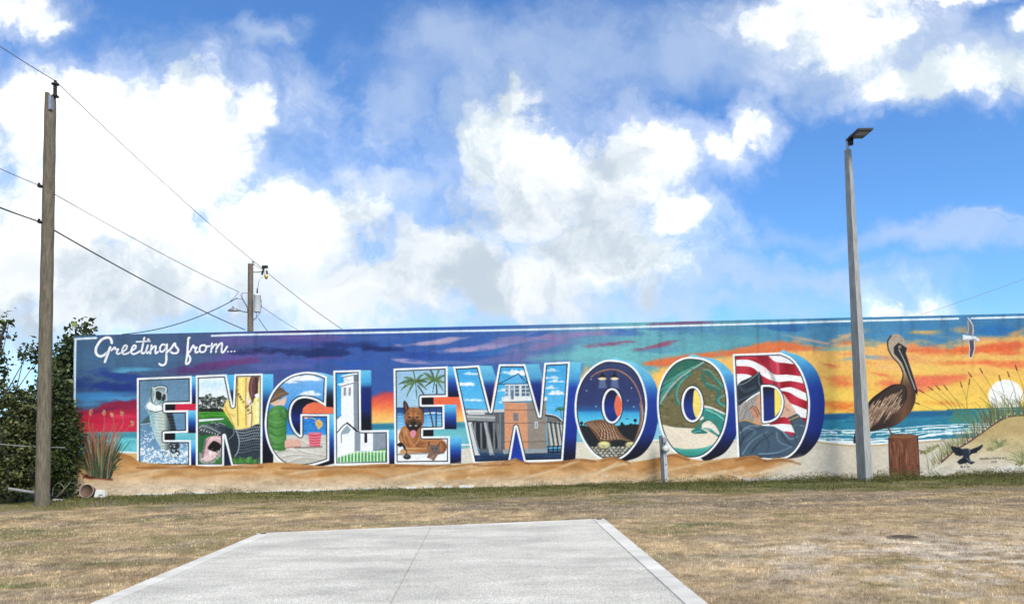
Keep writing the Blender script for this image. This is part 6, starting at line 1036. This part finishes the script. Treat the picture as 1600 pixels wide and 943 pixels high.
def plant(name, base, label, cat, lobes, n, size, c0, c1, seed, group=None, aspect=.55, stems=3, limit_x=None):
    root = empty(name, base, label, cat, group); Q, F, C = foliage(lobes, n, size, c0, c1, seed, aspect)
    if limit_x is not None:
        bad = ((Q[:, 0] + base[0] > limit_x) & (Q[:, 1] + base[1] > 19.26)).reshape(-1, 4).any(1); Q = Q.reshape(-1, 4, 3)[~bad].reshape(-1, 3); C = C.reshape(-1, 4, 3)[~bad].reshape(-1, 3); F = np.arange(len(Q)).reshape(-1, 4)
    nm = 'crown' if 'tree' in name else 'foliage'; fo = link(nm, quick_mesh(nm, Q, F, C), leafm, root); fo['kind'] = 'stuff'
    rr = random.Random(seed); tr = MB()
    if 'tree' in name:
        top = max(lobes, key=lambda l: l[2]); tr.tube([(0, 0, -.1), (.05, 0, top[2] * .35), (top[0] * .4, top[1] * .4, top[2] * .7), (top[0], top[1], top[2])], .12, 8, .03)
        for l in lobes: tr.tube([(0, 0, top[2] * .3), ((l[0]) * .5, l[1] * .5, l[2] * .6 + .3), (l[0], l[1], l[2])], .03, 6, .006)
    for i in range(stems):
        l = rr.choice(lobes); tr.tube([(rr.uniform(-.15, .15), rr.uniform(-.1, .1), -.05), (l[0] * .5 + rr.uniform(-.2, .2), l[1] * .5, l[2] * .5), (l[0] + rr.uniform(-.2, .2), l[1], l[2] + l[5] * .5)], .03, 6, .008)
    tr.build('trunk' if 'tree' in name else 'stems', barkm, root); return root
DG0, DG1 = (.020, .036, .012), (.10, .13, .034); OG1 = (.145, .15, .042)
def W(px, py, Y_, base): v = atY(px, py, Y_); return (v.x - base[0], v.y - base[1], v.z)
def lob(base, *ls): return [(*W(px, py, Y_, base), rx, ry, rz) for px, py, Y_, rx, ry, rz in ls]
b = (-13.35, 23.0, 0); plant('broadleaf_tree', b, 'round leaved tree rising behind the left end of the mural wall', 'tree', lob(b, (118, 540, 23, .42, .5, .38), (100, 565, 23, .55, .6, .4), (92, 600, 23, .6, .6, .6), (140, 517, 23, .22, .25, .12), (118, 514, 23.2, .16, .2, .14), (110, 630, 22.5, .7, .7, .8)), 3800, .075, DG0, DG1, 21, aspect=.8)
b = (-15.2, 21.0, 0); plant('broadleaf_tree', b, 'leafy tree cut by the left picture edge with branches reaching into the sky', 'tree', lob(b, (-12, 515, 21, .30, .3, .25), (10, 503, 21, .24, .2, .08), (-6, 545, 21, .26, .3, .25), (2, 575, 21, .26, .3, .22), (-40, 600, 21, .6, .6, .9), (46, 548, 22, .24, .3, .16), (60, 560, 22, .22, .3, .2)), 1900, .07, DG0, DG1, 22, aspect=.75)
b = (-13.2, 18.2, 0); plant('shrub', b, 'dense olive green shrub left of the wooden pole at the picture edge', 'shrub', lob(b, (10, 690, 18.3, .55, .6, .8), (42, 655, 18.4, .45, .5, .6), (22, 622, 18.6, .40, .45, .32), (45, 730, 18.0, .55, .5, .6), (5, 750, 17.9, .5, .5, .5)), 10500, .05, DG0, OG1, 23, group='shrubs of the hedge beside the wall', limit_x=-11.52)
b = (-11.95, 19.0, 0); plant('shrub', b, 'tall dark shrub between the wooden pole and the mural wall end', 'shrub', lob(b, (98, 705, 18.9, .34, .32, .75), (102, 660, 18.9, .28, .3, .5), (98, 612, 19.3, .25, .25, .4), (112, 665, 18.8, .14, .25, .38), (98, 740, 18.8, .3, .3, .5), (112, 690, 18.8, .16, .22, .25)), 8000, .05, DG0, DG1, 24, group='shrubs of the hedge beside the wall', limit_x=-11.52)
b = (-14.1, 20.3, 0); plant('shrub', b, 'deep shaded shrub behind the wooden pole in the hedge', 'shrub', lob(b, (60, 670, 20.3, .7, .6, .8), (30, 700, 20.3, .8, .7, .9), (88, 650, 20.5, .5, .5, .8), (70, 720, 20, .8, .6, .8), (0, 670, 20.3, .6, .6, .75)), 9000, .06, DG0, DG1, 25, group='shrubs of the hedge beside the wall', limit_x=-11.52)
# yucca-like young plant at the wall corner
yb = gnd(122, 776); yb = Vector((yb.x, min(yb.y, 18.9), .0)); yu = empty('spiky_plant', yb, 'small spiky yellow green plant at the left foot of the mural wall', 'plant'); yl = mat('blade_leaf', (.16, .20, .045), .5, col2=(.28, .26, .09), scale=5., bump=0, trans=.2)
for i in range(34):
    a = R_.uniform(0, 6.28); L_ = R_.uniform(.35, .85); o_ = R_.uniform(.15, .55) * L_; w_ = .016; pts = []
    for k in range(5):
        t = k / 4; c_ = Vector((math.cos(a) * o_ * t ** 1.5, math.sin(a) * o_ * t ** 1.5 * .6, L_ * (t - .12 * t * t * (o_ / L_) * 2))); s_ = Vector((-math.sin(a), math.cos(a), 0)) * w_ * (1 - t ** 2) ; pts += [c_ - s_, c_ + s_]
    MB().add(pts, [(2 * k, 2 * k + 1, 2 * k + 3, 2 * k + 2) for k in range(4)], True).build('leaf', yl, yu)
# bits lying at the hedge foot
bkt = gnd(137, 779); bk = empty('bucket', (atY(137, 768, 18.85).x, 18.85, .03), 'brown round bucket lying on its side at the left foot of the wall', 'bucket'); bm_ = mat('brown_plastic', (.13, .075, .05), .6, var=.3, scale=8.); rimm = mat('pale_rim', (.34, .30, .27), .6, bump=.1)
ry_ = Matrix.Rotation(math.radians(80), 3, 'X') ; MB().lathe([(.001, -.12), (.14, -.12), (.172, .05), (.16, .05), (.15, .02), (.001, .015)], n=24, M=ry_).build('body', bm_, bk, (0, 0, .17)); MB().lathe([(.163, .04), (.163, .062), (.178, .062), (.180, .04), (.163, .04)], n=24, M=ry_).build('rim', rimm, bk, (0, 0, .17))
wp = atY(158, 769, 18.9); wb = MB(); Mx = Matrix.Rotation(.12, 3, 'Y'); wb.box((0, 0, .10), (.28, .12, .2), Mx, .86); o = empty('white_block', (wp.x, 18.9, .02), 'small chipped white block leaning at the wall foot right of the bucket', 'block'); wb.build('block', white_m, o); MB().box((.02, -.058, .085), (.10, .012, .02)).build('slot', dark, o)
q0 = gnd(92, 783); tag(MB().box((0, 0, .025), (.26, .07, .05), Matrix.Rotation(.1, 3, 'Y')).build('wood_scrap', mat('white_scrap', (.6, .58, .55), .8), loc=(q0.x, q0.y, .01)), 'pale scrap of board lying on the ground right of the wooden pole', 'scrap')
a_, b_ = atY(14, 763, 17.4), atY(54, 769, 17.3); tag(MB().tube([Vector((0, 0, 0)), (b_ - a_) * .5, b_ - a_], .035, 10).build('plastic_pipe', mat('grey_pvc', (.26, .26, .24), .6), loc=a_), 'pale plastic pipe lying low in the hedge left of the pole', 'pipe')
a_, b_ = atY(-30, 690, 17.75), atY(101, 699, 17.75); tag(MB().tube([(b_ - a_) * (i / 8) - Vector((0, 0, .03 * math.sin(i / 8 * 3.14))) for i in range(9)], .014, 6).build('metal_rod', mat('pale_rod', (.24, .25, .25), .5), loc=a_), 'thin pale rod stretched level across the front of the hedge', 'rod')
for k, (pts, t) in enumerate([([(82, 774), (84, 760), (92, 754), (100, 762), (96, 770), (88, 776)], 'curled pale dead stem at the pole foot, leftmost of two'), ([(90, 772), (100, 764), (106, 758), (110, 752)], 'thin straight pale dead stem leaning right of the pole')]):
    P_ = [atY(x, y, 18.1) for x, y in smooth(pts)]; tag(MB().tube([p - P_[0] for p in P_], .010, 5).build('dead_stem', mat('dead_stem', (.22, .19, .14), .8, bump=0), loc=P_[0]), t, 'stem')
# iron cover in the lawn at right
cv = gnd(1411, 838); co = empty('ground_cover', (cv.x, cv.y, float(ground_h(np.array([cv.x]), np.array([cv.y]))[0]) + .003), 'round rusty utility cover set flush in the dry lawn at right', 'manhole cover'); MB().lathe([(.15, -.02), (.15, .004), (.14, .006), (.001, .006)], n=24).build('lid', rust, co); MB().lathe([(.155, -.02), (.155, .004), (.19, .002), (.19, -.02)], n=24).build('ring', mat('cover_ring', (.22, .17, .11), .9), co)
